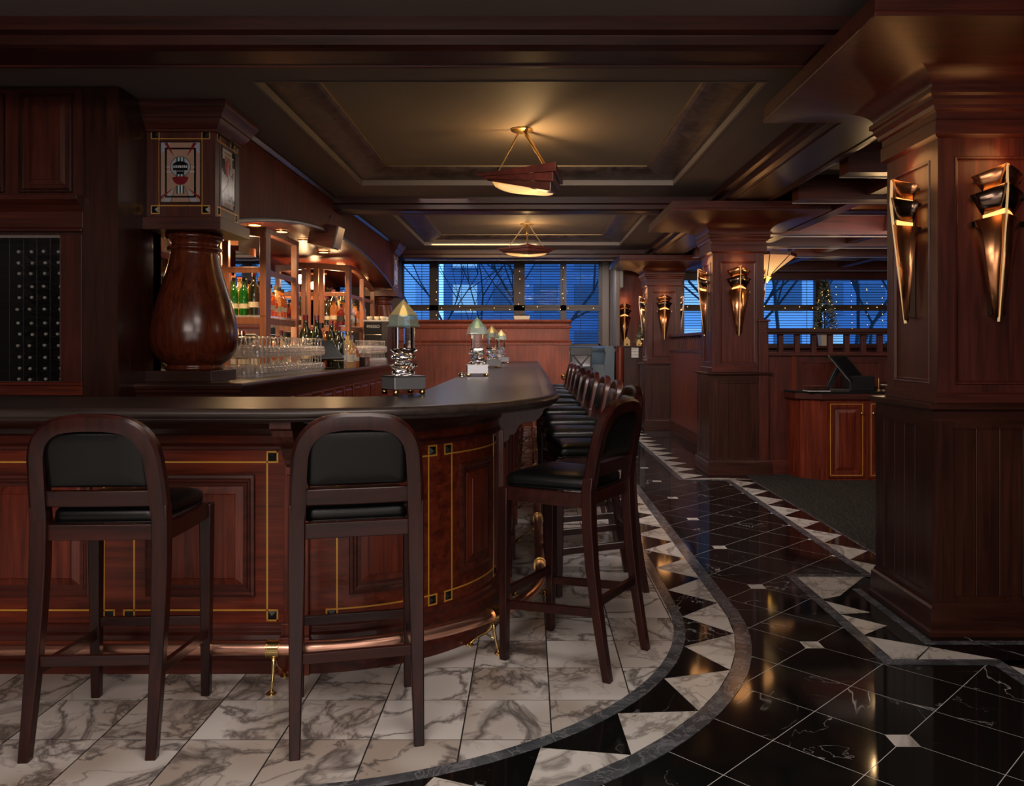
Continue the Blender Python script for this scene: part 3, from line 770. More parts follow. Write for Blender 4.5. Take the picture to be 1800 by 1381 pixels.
    b.bar((-.175, yb(.70)+.004, .708), (.175, yb(.70)+.004, .708), .024, .052)
    b.build('seat_frame', 'stool_side', t, bevel=.003)
    b = MB(); b.bar((-.19, .212, .700), (.19, .212, .700), .024, .055); b.build('seat_frame', 'stool_side', t, bevel=.003)
    for sx in (-1, 1):
        b = MB(); rings = []
        for k in range(6):
            y = -.175+.365*k/5; x = sx*(.198+.010*k/5+.006*math.sin(PI*k/5))
            rings.append([(x-.012, y, .675+.004*k/5), (x+.012, y, .675+.004*k/5), (x+.012, y, .733), (x-.012, y, .733)])
        b.loops(rings); b.build('seat_frame', 'stool_side', t, smooth='auto')
    st = [((-.19, yb(.30), .30), (.19, yb(.30), .30)), ((-.2, .204, .285), (.2, .204, .285)), ((-.2, yb(.26), .265), (-.205, .20, .235)), ((.2, yb(.26), .265), (.205, .20, .235))]
    for p, q in st:
        b = MB(); b.bar(p, q, .020, .034); o = b.build('stretcher', 'stool_side', t, bevel=.002)
        if plates:
            b = MB(); b.bar((p[0], p[1], p[2]+.0185), (q[0], q[1], q[2]+.0185), .021, .003); b.bar(((p[0]*1.0), p[1], p[2]+.018), (q[0], q[1], q[2]+.018), .0235, .002); b.build('metal_plate', 'plate_metal', o)
    return t
st1 = make_stool(False); st2 = make_stool(True)
st1.location = (-1.42, 2.85, 0); st1.rotation_euler = (0, 0, math.radians(2.5)); st1['label'] = 'dark bar stool seen from behind at the left end of the bar'; st1['group'] = 'bar stools around the bar'
dup(st1, (-.623, 2.897, 0), math.radians(13.5), 'dark bar stool seen from behind, just left of the bar curve')
dup(st1, (.173, 3.485, 0), math.radians(60), 'dark wooden bar stool seen from its side at the curved corner of the bar')
row = [(.33, 4.50, 98, 'first'), (.32, 5.25, 91, 'second'), (.32, 6.05, 93, 'third'), (.32, 7.0, 92, 'fourth'), (.32, 7.9, 90, 'fifth'), (.32, 8.8, 91, 'sixth'), (.32, 9.6, 90, 'seventh'), (.32, 10.4, 90, 'eighth'), (.32, 11.2, 90, 'ninth')]
for i, (x, y, a, w) in enumerate(row):
    lab = w+' stool behind the corner stool in the row along the long side of the bar'
    if i == 0:
        st2.location = (x, y, 0); st2.rotation_euler = (0, 0, math.radians(a)); st2['label'] = lab; st2['group'] = 'bar stools around the bar'
    else: dup(st2, (x, y, 0), math.radians(a), lab)

# ================================================================== COLUMNS + SCONCES
def sconce_proto():
    t = thing('wall_sconce', 'sconce', 'sconce', local=True, group='copper sconces on the columns')
    def tier(name, z0, z1, w0, w1, p0, p1, rise, mat, side):
        b = MB(); n = 5; rings = []
        for k in range(n+1):
            u = k/n; bow = .012*math.sin(PI*u)
            def pt(w, p, z, r_): return (side*w*(1-u)-0, -(.028+(p-.028)*u)-bow, z+r_*u)
            rings.append([pt(w0, p0, z0, rise*.6), pt((w0+w1)/2, (p0+p1)/2, (z0+z1)/2, rise*.8), pt(w1, p1, z1, rise)])
        ids = [[b.vert(p) for p in r] for r in rings]
        for a, c in zip(ids, ids[1:]):
            for k in range(2): b.face((a[k], c[k], c[k+1], a[k+1]))
        b.build(name, mat, t, smooth=True, solid=.003)
    for sd in (-1, 1):
        tier('lower_shade', .0, .455, .022, .108, .035, .095, .025, 'sconce_copper', sd)
        tier('middle_shade', .478, .570, .072, .128, .082, .108, .045, 'sconce_bronze', sd)
        tier('upper_shade', .588, .655, .070, .124, .080, .102, .050, 'sconce_copper', sd)
    b = MB(); b.loops([[(x, -y, z) for x in (-.0024, .0024)]+[(x, -y+.012, z) for x in (.0024, -.0024)] for y, z in ((.040, -.01), (.100, .47), (.112, .58), (.108, .70))]); b.build('ridge', 'ridge_glow', t)
    b = MB(); b.loops([[(-.05, -.05, z) for z in (.58,)]+[(.05, -.05, .58), (.062, -.055, .665), (0, -.085, .70), (-.062, -.055, .665)], [(-.05, -.047, .58), (.05, -.047, .58), (.062, -.052, .665), (0, -.082, .70), (-.062, -.052, .665)]]); b.build('crest', 'crest_glow', t)
    b = MB(); b.box(-.122, .122, -.03, -.012, .425, .450); b.box(-.122, .122, -.03, -.012, .545, .565); b.box(-.105, .105, -.03, -.012, .625, .640); b.box(-.03, .03, -.035, 0, .02, .60); b.build('mount', 'sconce_bronze', t)
    b = MB(); b.loops([[(-.070, -.03, z), (0, -.078, z), (.070, -.03, z)] for z in (.40, .645)], False, False, False); b.build('gap_glow', 'sconce_glow', t)  # emissive insert added so the gaps between the tiers glow
    b = MB(); b.lathe([(.004, .50), (.016, .505), (.02, .53), (.016, .56), (.004, .572)], 0, -.055, 10); b.build('bulb', 'bulb', t, smooth=True)
    return t
sproto = sconce_proto(); sused = [False]
def sconce(x, y, z, rz, label, pw=3.2, nrm=(0, -1)):
    if not sused[0]:
        sproto.location = (x, y, z); sproto.rotation_euler = (0, 0, rz); sproto['label'] = label; sused[0] = True
    else: dup(sproto, (x, y, z), rz, label)
    light('POINT', (x+nrm[0]*.07, y+nrm[1]*.07, z+.745), pw*.42, ORNG, size=.11)

def column(cx, cy, label, planks):
    t = thing('column', label, 'column', (cx, cy, 0), group='square mahogany columns with flared capitals')
    sq = lambda h: [(cx-h, cy-h), (cx+h, cy-h), (cx+h, cy+h), (cx-h, cy+h)]
    def ringset(prof): return [[(x, y, z) for x, y in sq(h)] for h, z in prof]
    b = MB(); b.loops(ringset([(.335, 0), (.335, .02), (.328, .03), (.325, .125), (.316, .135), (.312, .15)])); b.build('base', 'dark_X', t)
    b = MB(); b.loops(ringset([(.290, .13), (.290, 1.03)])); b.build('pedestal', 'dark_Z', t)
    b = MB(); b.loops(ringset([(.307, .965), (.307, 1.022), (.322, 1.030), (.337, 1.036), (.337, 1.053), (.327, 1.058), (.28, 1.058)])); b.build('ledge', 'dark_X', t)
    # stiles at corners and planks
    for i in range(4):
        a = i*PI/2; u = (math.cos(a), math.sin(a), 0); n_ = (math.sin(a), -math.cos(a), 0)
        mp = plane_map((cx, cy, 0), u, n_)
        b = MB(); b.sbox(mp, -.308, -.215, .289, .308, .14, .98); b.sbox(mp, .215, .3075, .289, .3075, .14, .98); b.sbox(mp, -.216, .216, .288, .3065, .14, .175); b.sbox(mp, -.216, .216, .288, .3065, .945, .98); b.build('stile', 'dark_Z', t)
        if i in (0, 3):
            if planks:
                for k in range(4):
                    x = -.2145+.1073*k
                    b = MB(); b.sbox(mp, x+.001, x+.1063, .288, .297, .17, .95); b.build('plank', 'dark_Z', t, bevel=.0025)
            else:
                b = MB()
                for k in range(4): x = -.2145+.1073*k; b.sbox(mp, x+.0015, x+.1058, .288, .297, .17, .95)
                b.build('planks', 'dark_Z', t, kind='stuff')
        # shaft face with recessed panel
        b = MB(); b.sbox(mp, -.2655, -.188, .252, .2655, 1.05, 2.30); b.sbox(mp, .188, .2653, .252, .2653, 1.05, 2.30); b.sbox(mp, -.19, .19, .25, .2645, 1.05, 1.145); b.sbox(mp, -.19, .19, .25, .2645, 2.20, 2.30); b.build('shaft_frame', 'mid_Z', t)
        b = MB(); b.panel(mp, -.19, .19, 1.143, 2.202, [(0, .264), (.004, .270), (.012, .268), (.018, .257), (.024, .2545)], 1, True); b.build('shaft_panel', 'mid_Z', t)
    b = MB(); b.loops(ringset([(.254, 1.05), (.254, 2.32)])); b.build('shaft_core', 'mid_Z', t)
    b = MB(); b.loops(ringset([(.268, 1.057), (.274, 1.06), (.274, 1.10), (.268, 1.108), (.26, 1.108)])); b.build('shaft_base', 'mid_X', t)
    b = MB(); b.loops(ringset([(.266, 2.285), (.276, 2.290), (.290, 2.298), (.290, 2.365), (.284, 2.368), (.284, 2.405), (.300, 2.41), (.303, 2.43), (.318, 2.452), (.318, 2.468), (.333, 2.476), (.333, 2.50)])); b.build('necking', 'mid_X', t, bevel=.002)
    prof = []
    for k in range(13):
        a = PI/2*k/12; prof.append((.315+.455*(1-math.cos(a)), 2.498+.146*math.sin(a)))
    b = MB(); b.loops(ringset(prof)); b.build('flare', 'mid_X', t, smooth='auto')
    b = MB(); b.loops(ringset([(.775, 2.643), (.775, 2.662), (.770, 2.666), (.770, 2.735), (.70, 2.744)])); b.build('capital_plate', 'mid_X', t, bevel=.003)
    return t
cols = [(2.155, 4.005, 'massive dark square column in the right foreground with two large copper sconces', True),
        (2.155, 8.61, 'square mahogany column in the middle distance beside the low cabinet', True),
        (2.155, 13.22, 'farthest square mahogany column by the window', False)]
nm = ['foreground', 'middle', 'farthest']
for (x, y, lab, pl), w in zip(cols, nm):
    column(x, y, lab, pl)
    sconce(x, y-.258, 1.445, 0, f'copper sconce on the front face of the {w} column', 3.4 if w != 'foreground' else 4.0, (0, -1))
    sconce(x-.258, y, 1.445, -PI/2, f'copper sconce on the aisle side of the {w} column', 3.4, (-1, 0))
    if w != 'foreground': sconce(x+.258, y, 1.445, PI/2, f'copper sconce on the right-hand side of the {w} column', 2.5, (1, 0))
#SECTION2
# ================================================================== LEFT: WINE CABINET WALL
wc = thing('wine_cabinet', 'tall mahogany wall cabinet with a glazed wine compartment at the far left', 'cabinet', (-3.3, 4.83, 0))
F = 4.83
mpw = plane_map((0, F, 0), (1, 0, 0), (0, -1, 0))
b = MB(); b.box(-4.15, -2.46, F+.45, 5.39, 0, ZC-.01); b.box(-4.15, -4.1, F, F+.45, 0, ZC-.01); b.box(-2.673, -2.46, F, 5.39, 0, ZC-.01); b.box(-4.15, -2.673, F, F+.45, 1.985, ZC-.01); b.box(-4.15, -2.673, F, F+.45, 0, 1.09); b.box(-2.80, -2.673, F, F+.45, 1.09, 1.985)
b.build('carcass', 'dark_Z', wc)
b = MB(); b.sbox(mpw, -2.80, -2.672, -.001, .012, 1.09, 1.985); b.build('stile', 'mid_Z', wc, bevel=.002)
b = MB(); b.sbox(mpw, -4.1, -2.672, -.001, .006, 2.225, 2.85); b.build('frieze', 'mid_Z', wc)
for a, c in ((-3.047, -2.724), (-3.47, -3.13), (-3.9, -3.55)):
    b = MB(); b.panel(mpw, a, c, 2.238, 2.832, [(0, .006), (.004, .022), (.014, .024), (.022, .012), (.030, .004), (.048, .003)], 1, False); b.build('panel_molding', 'dark_Z', wc)
    b = MB(); b.panel(mpw, a+.046, c-.046, 2.284, 2.786, [(0, .003), (.003, .008), (.03, .013), (.032, .016)], 1); b.build('panel', 'mid_Z', wc)
b = MB(); b.loops([[(x, F-d, z) for d, z in ((0, 2.005), (.03, 2.005), (.03, 2.022), (.012, 2.03), (.012, 2.125), (.022, 2.135), (.04, 2.16), (.065, 2.178), (.08, 2.188), (.08, 2.215), (0, 2.215))] for x in (-4.1, -2.665)]); b.build('cornice', 'mid_X', wc, bevel=.002)
b = MB(); b.loops([[(x, F-d, z) for d, z in ((0, 1.027), (.02, 1.03), (.02, 1.085), (.028, 1.09), (.028, 1.105), (0, 1.112))] for x in (-4.1, -2.665)]); b.build('sill', 'red_X', wc, bevel=.002)
b = MB(); b.box(-4.1, -2.80, F+.40, F+.41, 1.09, 1.985); b.build('back', 'black_void', wc)
b = MB(); b.box(-4.1, -2.80, F-.001, F+.002, 1.11, 1.975); b.build('glass_door', 'thin_glass', wc)
b = MB(); b.box(-4.1, -2.80, F-.004, F+.006, 1.97, 1.985); b.box(-4.1, -2.80, F-.004, F+.006, 1.10, 1.113); b.box(-2.806, -2.796, F-.004, F+.006, 1.10, 1.98); b.build('door_frame', 'steel', wc)
wx = [-3.095-.075*2, -3.095-.075, -3.095, -3.02, -2.935, -2.845]
for x in (-3.13, -3.045, -2.965, -2.885):
    b = MB(); b.box(x-.0012, x+.0012, F+.03, F+.033, 1.11, 1.975); b.build('wire', 'steel', wc)
rowsz = [1.32+(609-y)*.0034 for y in (440, 460, 479, 502, 522, 543, 567, 587, 607, 628, 648, 667)]
for z in rowsz:
    b = MB(); b.box(-4.1, -2.8, F+.045, F+.048, z-.016, z-.013); b.build('wire_shelf', 'black_plastic', wc)
wbt = None
for zi, z in enumerate(rowsz):
    for x in (-3.09, -3.015, -2.93, -2.845):
        dx = random.uniform(-.006, .006); dz = random.uniform(-.002, .002)
        if wbt is None:
            wbt = thing('wine_bottle', 'dark wine bottle lying in the glazed compartment, neck outward', 'bottle', local=True, group='wine bottles in the cabinet')
            bb = MB(Matrix.Rotation(-PI/2, 4, 'X')); bb.lathe([(.002, .0), (.013, 0), (.014, .05), (.014, .09), (.036, .14), (.036, .31), (.03, .315)], seg=12); bb.build('glass', 'black_plastic', wbt, smooth=True)
            bb = MB(Matrix.Rotation(-PI/2, 4, 'X')); bb.lathe([(.001, -.009), (.0085, -.008), (.0095, -.003), (.0095, .004), (.0, .005)], seg=8); bb.build('cork_glint', 'cork_glint', wbt)
            wbt.location = (x+dx, F+.06, z+dz)
        else: dup(wbt, (x+dx, F+.06+random.uniform(-.01, .01), z+dz), random.uniform(-.15, .15))
# ================================================================== CARVED COLUMNS OF THE BACK BAR
def polyfan(o, mp, pts, d, mat, name, parent, dd=.0012):
    b = MB(); b.loops([[mp(u, 0, z) for u, z in pts], [mp(u, d, z) for u, z in pts]]); return b.build(name, mat, parent)
def circ(cx, cz, r, a0=0, a1=360, n=20, rz=None): return [(cx+r*math.cos(math.radians(a0+(a1-a0)*k/n)), cz+(rz or r)*math.sin(math.radians(a0+(a1-a0)*k/n))) for k in range(n+1 if abs(a1-a0) < 359 else n)]
def R(x0, x1, z0, z1): return [(x0, z0), (x1, z0), (x1, z1), (x0, z1)]
def vase_column(x0, x1, y0, y1, label, detail=True):
    cx, cy = (x0+x1)/2, (y0+y1)/2
    t = thing('pedestal_column', label, 'column', (cx, cy, 1.095))
    h = (x1-x0)/2
    def rs(prof): return [[(x, y, z) for x, y in ((x0-o, y0-o), (x1+o, y0-o), (x1+o, y1+o), (x0-o, y1+o))] for o, z in prof]
    b = MB(); b.box(cx-.235, cx+.205, cy-.235, cy+.205, 1.095, 1.165); b.build('plinth', 'dark_X', t, bevel=.003)
    b = MB(); b.lathe([(.17, 1.165), (.185, 1.17), (.185, 1.185), (.17, 1.195), (.185, 1.205), (.225, 1.235), (.262, 1.29), (.278, 1.36), (.276, 1.43), (.262, 1.52), (.240, 1.61), (.212, 1.70), (.185, 1.79), (.165, 1.86), (.152, 1.93), (.147, 1.955), (.172, 1.96), (.175, 1.968), (.17, 1.978), (.148, 1.984), (.145, 2.0), (.150, 2.015), (.165, 2.025), (.182, 2.035), (.184, 2.05), (.17, 2.068)], cx, cy, 48); b.build('vase', 'vase_wood', t, smooth=True)
    b = MB(); b.loops(rs([(.055, 2.066), (.055, 2.146)])); b.build('slab', 'mid_X', t, bevel=.003)
    b = MB(); b.loops(rs([(0, 2.14), (0, 2.72)])); b.build('box', 'mid_Z', t)
    b = MB(); b.loops(rs([(0, 2.695), (.012, 2.70), (.012, 2.715), (.022, 2.722), (.028, 2.735), (.05, 2.76), (.055, 2.775), (.065, 2.78), (.07, 2.80), (.095, 2.835), (.105, 2.85), (.105, 2.879), (0, 2.879)])); b.build('cornice', 'mid_X', t, smooth='auto')
    faces = [(plane_map((cx, y0, 0), (1, 0, 0), (0, -1, 0)), (x1-x0)/2, True), (plane_map((x1, cy, 0), (0, 1, 0), (1, 0, 0)), (y1-y0)/2, False)]
    for mp, hw, front in faces:
        zt, zb, u = 2.655, 2.225, hw-.085
        q = .05; w = .0028
        b = MB()
        def L(a, c, lo, hi): b.sbox(mp, a, c, -.001, .0014, lo, hi)
        L(-u-q, u+q, zt-w, zt+w); L(-u-q, u+q, zb-w, zb+w); L(-u-w, -u+w, zb-q, zt+q); L(u-w, u+w, zb-q, zt+q)
        for sx in (-1, 1):
            for zz, sz in ((zt, 1), (zb, -1)):
                a, c = sorted((sx*u, sx*(u+q))); e = zz+sz*q; L(a-w, c+w, e-w, e+w); f_ = sx*(u+q); lo, hi = sorted((zz, e)); L(f_-w, f_+w, lo, hi)
        b.build('inlay_line', 'gold_inlay', t)
        for sx in (-1, 1):
            for zz, sz in ((zt, 1), (zb, -1)):
                a, c = sorted((sx*(u+.005), sx*(u+q-.005))); lo, hi = sorted((zz+sz*.005, zz+sz*(q-.005)))
                b = MB(); ids = [b.vert(mp(*p)) for p in ((a, 0, lo), (c, 0, lo), (c, 0, hi), (a, 0, hi))]; ap = b.vert(mp((a+c)/2, .010, (lo+hi)/2))
                for k in range(4): b.face((ids[k], ids[(k+1) % 4], ap))
                b.face(ids[::-1]); b.build('corner_tile', 'black_tile', t)
        gx, z0_, z1_ = .125, 2.250, 2.630
        m_ = (z0_+z1_)/2
        gp = None
        b = MB(); b.panel(mp, -gx-.012, gx+.012, z0_-.012, z1_+.012, [(0, 0), (.002, .006), (.010, .006), (.012, .002)], 1, False); b.build('glass_frame', 'dark_Z', t)
        b = MB(); b.sbox(mp, -gx, gx, 0, .0016, z0_, z1_); gp = b.build('stained_glass', 'sg_peach' if front else 'sg_white', t)
        gi = [0]
        def G(pts, mat, d=.0022):
            gi[0] += 1; dd = d+gi[0]*.00008
            b = MB(); b.loops([[mp(a, .0008, z) for a, z in pts], [mp(a, dd, z) for a, z in pts]]); b.build('glass_piece', mat, gp)
        if front:
            G([(-gx, z1_), (-gx+.06, z1_), (-gx+.01, z1_-.07), (-gx, z1_-.06)], 'sg_grey'); G([(gx, z1_), (gx, z1_-.06), (gx-.01, z1_-.07), (gx-.06, z1_)], 'sg_grey')
            G([(-gx+.01, z0_), (-gx+.06, z0_), (-gx+.08, z0_+.09), (-gx+.06, z0_+.06)], 'sg_grey'); G([(gx-.01, z0_), (gx-.06, z0_+.06), (gx-.08, z0_+.09), (gx-.06, z0_)], 'sg_grey')
            for q_ in (R(-.10, .10, z1_-.044, z1_-.033), R(-.10, .10, z0_+.026, z0_+.038), R(-.10, -.087, z0_+.03, z1_-.04), R(.087, .10, z0_+.03, z1_-.04)): G(q_, 'sg_black')
            for sx in (-1, 1):
                G([(sx*.105, z1_-.005), (sx*.083, z1_), (sx*.040, m_+.10)], 'sg_red'); G([(sx*.125, z0_+.035), (sx*.125, z0_+.015), (sx*.042, m_-.098)], 'sg_red')
                for zz in (m_+.033, m_+.002): G(R(*sorted((sx*.06, sx*.09)), zz-.002, zz+.002), 'sg_white')
                G([(sx*.06, z0_), (sx*.062, z0_), (sx*.03, z0_+.10), (sx*.028, z0_+.10)], 'sg_black')
            G(circ(0, m_+.035, .066), 'sg_black'); G(circ(0, m_+.035, .063), 'sg_grey')
            for k, c in enumerate(('sg_black', 'sg_white', 'sg_black', 'sg_white', 'sg_black')): G(R(-.026+.0105*k, -.026+.0105*(k+1), m_+.065, m_+.094), c if c == 'sg_white' else 'sg_teal')
            G(circ(0, m_+.030, .055, 18, 162, 14, .040), 'sg_black')
            G(R(-.047, .047, m_+.012, m_+.046), 'sg_black')
            for k in range(7): G(R(-.044+.013*k, -.036+.013*k, m_+.027, m_+.043), 'sg_white')
            G(R(-.024, .024, m_-.022, m_+.012), 'sg_black')
            for k in range(4): G(R(-.021+.011*k, -.014+.011*k, m_+.004, m_+.009), 'sg_white')
            G([(-.051, m_-.035)]+[(.051*math.cos(a), m_-.032-.050*math.sin(a)) for a in [PI-PI*k/12 for k in range(13)]]+[(.02, m_-.026), (-.02, m_-.026)], 'sg_red')
            for k, c in enumerate(('sg_teal', 'sg_white', 'sg_teal', 'sg_white', 'sg_teal')):
                G(R(-.025+.010*k, -.025+.010*(k+1), m_-.028, m_-.014), c); G(R(-.025+.010*k, -.025+.010*(k+1), z0_+.05, m_-.086), c)
            G(circ(0, z0_+.045, .024, 0, 180, 10, .012), 'sg_peach')
        else:
            G(R(-gx, -.095, z0_, z1_), 'sg_black'); G(R(.09, gx, z0_, z0_+.06), 'sg_black'); G(R(.07, gx, z1_-.10, z1_), 'sg_black'); G(R(-.06, .05, z1_-.12, z1_-.02), 'sg_peach')
            G([(-gx, m_+.12), (-.06, m_+.12), (-.02, m_+.02), (-gx, m_+.02)], 'sg_black')
            G(R(-.10, .10, z1_-.045, z1_-.035), 'sg_white'); G(R(-.10, .11, z0_+.025, z0_+.035), 'sg_white'); G(R(-.05, .03, z0_+.04, m_-.10), 'sg_grey'); G(R(-.06, .05, z0_, z0_+.025), 'sg_peach')
            G(circ(-.01, m_+.065, .045, 0, 360, 18, .055), 'sg_bright'); G([(-.085, m_+.10), (-.06, m_+.06), (.06, m_-.03), (.03, m_-.03)], 'sg_red'); G([(.10, m_+.06), (.085, m_+.0), (-.11, m_-.12), (-.10, m_-.08)], 'sg_red')
            G([(-.11, m_+.05), (-.01, m_-.03), (-.11, m_-.10)], 'sg_white'); G(circ(.045, m_-.045, .045, 0, 360, 18, .07), 'sg_white')
            G(circ(.03, m_-.11, .03, 180, 360, 10, .04), 'sg_teal'); G(R(-.004, .004, m_+.0, m_+.11), 'sg_white'); G(R(.07, .078, z0_+.04, z1_-.05), 'sg_grey')
    return t
vase_column(-2.465, -2.02, 5.19, 5.62, 'carved mahogany vase-shaped column with a stained glass box at the near end of the back bar')
vase_column(-2.465, -2.02, 12.0, 12.43, 'second carved vase-shaped column at the far end of the back bar')
og = thing('fixture_reflection', 'silvery modelled reflection of a light fixture, right side of the stained glass box', 'ornament', (-2.01, 5.42, 2.67))  # a light fixture's reflection, modelled as thin metal shapes
for pts, nme in (([(0, 0), (.010, .03), (.008, .09), (0, .125), (-.010, .08), (-.008, .03)], 'leaf'), ([(0, 0), (.03, .02), (.045, .07), (.035, .035), (.015, .015)], 'leaf')):
    b = MB(); b.loops([[(-2.005+e, 5.42+a, 2.64+c) for a, c in pts] for e in (0, .004)]); b.build(nme, 'chrome', og)

# back bar counter
bbc = thing('back_bar_counter', 'long back bar counter with a moulded dark top and small raised panels', 'counter', (-2.4, 5.0, 0))
b = MB(); b.prism([(-3.4, 5.40), (-2.46, 5.40), (-2.46, 5.05), (-1.815, 5.05), (-1.815, 12.9), (-3.4, 12.9)], 1.055, 1.094); b.build('top', 'top_wood', bbc)
b = MB(); b.sweep([(-2.46, 5.05), (-1.815, 5.05), (-1.815, 12.9)], [(-.03, 1.0), (-.005, 1.0), (-.002, 1.02), (.012, 1.035), (.014, 1.05), (.026, 1.055), (.030, 1.065), (.030, 1.082), (.024, 1.092), (.0, 1.0955), (-.03, 1.0945)]); b.build('nosing', 'dark_X', bbc, smooth='auto')
b = MB(); b.box(-2.46, -1.87, 5.10, 12.9, 0, 1.05); b.build('body', 'dark_Z', bbc)
mb_ = plane_map((-1.87, 0, 0), (0, 1, 0), (1, 0, 0))
y = 5.2
while y < 12.6:
    b = MB(); b.panel(mb_, y, y+.36, .66, .93, [(0, 0), (.003, .012), (.014, .014), (.024, .004), (.045, .004), (.055, .012)], 1); b.build('panel', 'red_Z', bbc); y += .42
# spandrel with arched underside and vault
zar = lambda y: 2.5-.0305*(y-8.83)**2
sp_ = thing('arched_canopy', 'curved mahogany canopy arching over the back bar', 'canopy', (-2.05, 8.8, 2.2))
N = 28; ysr = [5.62+(12.0-5.62)*k/N for k in range(N+1)]
b = MB(); b.loops([[(x, y_, z) for y_, z in [(q, zar(q)) for q in ysr]+[(12.0, ZC), (5.62, ZC)]] for x in (-2.14, -2.05)]); b.build('face', 'spandrel_wood', sp_)
b = MB(); b.loops([[(-2.14-.0, y_, zar(y_)-.012), (-2.035, y_, zar(y_)-.012), (-2.030, y_, zar(y_)+.004), (-2.035, y_, zar(y_)+.022), (-2.14, y_, zar(y_)+.022)] for y_ in ysr]); b.build('edge_molding', 'stool_side', sp_, smooth='auto')
b = MB(); b.loops([[(-3.42, y_, zar(y_)+.03), (-2.14, y_, zar(y_)-.0), (-2.14, y_, zar(y_)+.03), (-3.42, y_, zar(y_)+.06)] for y_ in ysr]); b.build('soffit', 'red_X', sp_, smooth='auto')
b = MB(); b.ext([(-2.05, 2.83), (-2.035, 2.835), (-2.02, 2.865), (-2.02, 2.879), (-2.05, 2.879)], 'Y', 5.62, 12.0)
b2 = MB(); b2.loops([[(x, y_, z) for x, z in ((-2.05, 2.83), (-2.035, 2.835), (-2.02, 2.865), (-2.02, 2.879), (-2.05, 2.879))] for y_ in (5.75, 12.0)]); b2.build('crown', 'dark_Y', sp_)
for x, y in ((-2.5, 6.55), (-2.5, 7.35), (-2.5, 8.15), (-2.5, 8.95), (-2.5, 9.8), (-2.5, 10.7), (-2.35, 11.5)):
    b = MB(); z = zar(y)+.002; b.lathe([(.001, 0), (.055, 0), (.055, .012), (.001, .012)], x, y, 20, z-.010); d_ = b.build('downlight', 'downlight', sp_)
    b = MB(); b.lathe_open([(.055, -.004), (.072, -.004), (.072, .012)], x, y, 20, z-.010); b.build('trim_ring', 'brass', sp_)
    light('SPOT', (x, y, z-.03), 55, WARM, (0, 0, 0), .03, spot=2.3, blend=.8)
# speaker
spk = thing('speaker', 'wooden wedge-shaped loudspeaker with a grey front under the canopy', 'speaker', (-2.0, 8.35, 2.38))
b = MB(Matrix.Translation((-2.06, 8.25, 2.46)) @ Matrix.Rotation(.22, 4, 'Y')); b.loops([[(-.16, -.11, z), (.10, -.11, z), (.13, .05, z), (-.16, .11, z)] for z in (-.13, .10)]); b.build('cabinet', 'mid_X', spk, bevel=.004)
b = MB(Matrix.Translation((-2.06, 8.25, 2.46)) @ Matrix.Rotation(.22, 4, 'Y')); b.loops([[(.103, -.108, z), (.118, -.108, z), (.146, .045, z), (.133, .05, z)] for z in (-.12, .10)]); b.build('grille', 'steel', spk)
b = MB(); b.tube([(-2.06, 8.25, 2.55), (-2.06, 8.25, 2.62), (-2.05, 8.3, 2.66)], .014, 8); b.build('bracket', 'black_plastic', spk)

# back wall mirror and shelving units
mr = thing('bar_mirror', 'large mirror behind the bottles of the back bar', 'mirror', (-3.4, 9, 1.1))
b = MB(); b.box(-3.41, -3.39, 5.45, 12.9, 1.10, 2.2); b.build('mirror_glass', 'mirror', mr)
b = MB(); b.box(-3.41, -3.37, 5.42, 5.47, 1.10, 2.25); b.box(-3.41, -3.37, 12.85, 12.9, 1.10, 2.25); b.build('frame', 'light_wood', mr)
m2_ = thing('mirror_panel', 'tall framed mirror between the two shelving units', 'mirror', (-2.8, 8.8, 1.1))
b = MB(); b.box(-2.79, -2.77, 8.12, 10.1, 1.22, 2.28); b.build('mirror_glass', 'mirror', m2_)
b = MB(); b.box(-2.80, -2.75, 8.06, 8.12, 1.095, 2.30); b.box(-2.80, -2.75, 10.1, 10.16, 1.095, 2.30); b.box(-2.80, -2.75, 8.12, 10.1, 1.095, 1.22); b.build('frame', 'light_wood', m2_, bevel=.002)
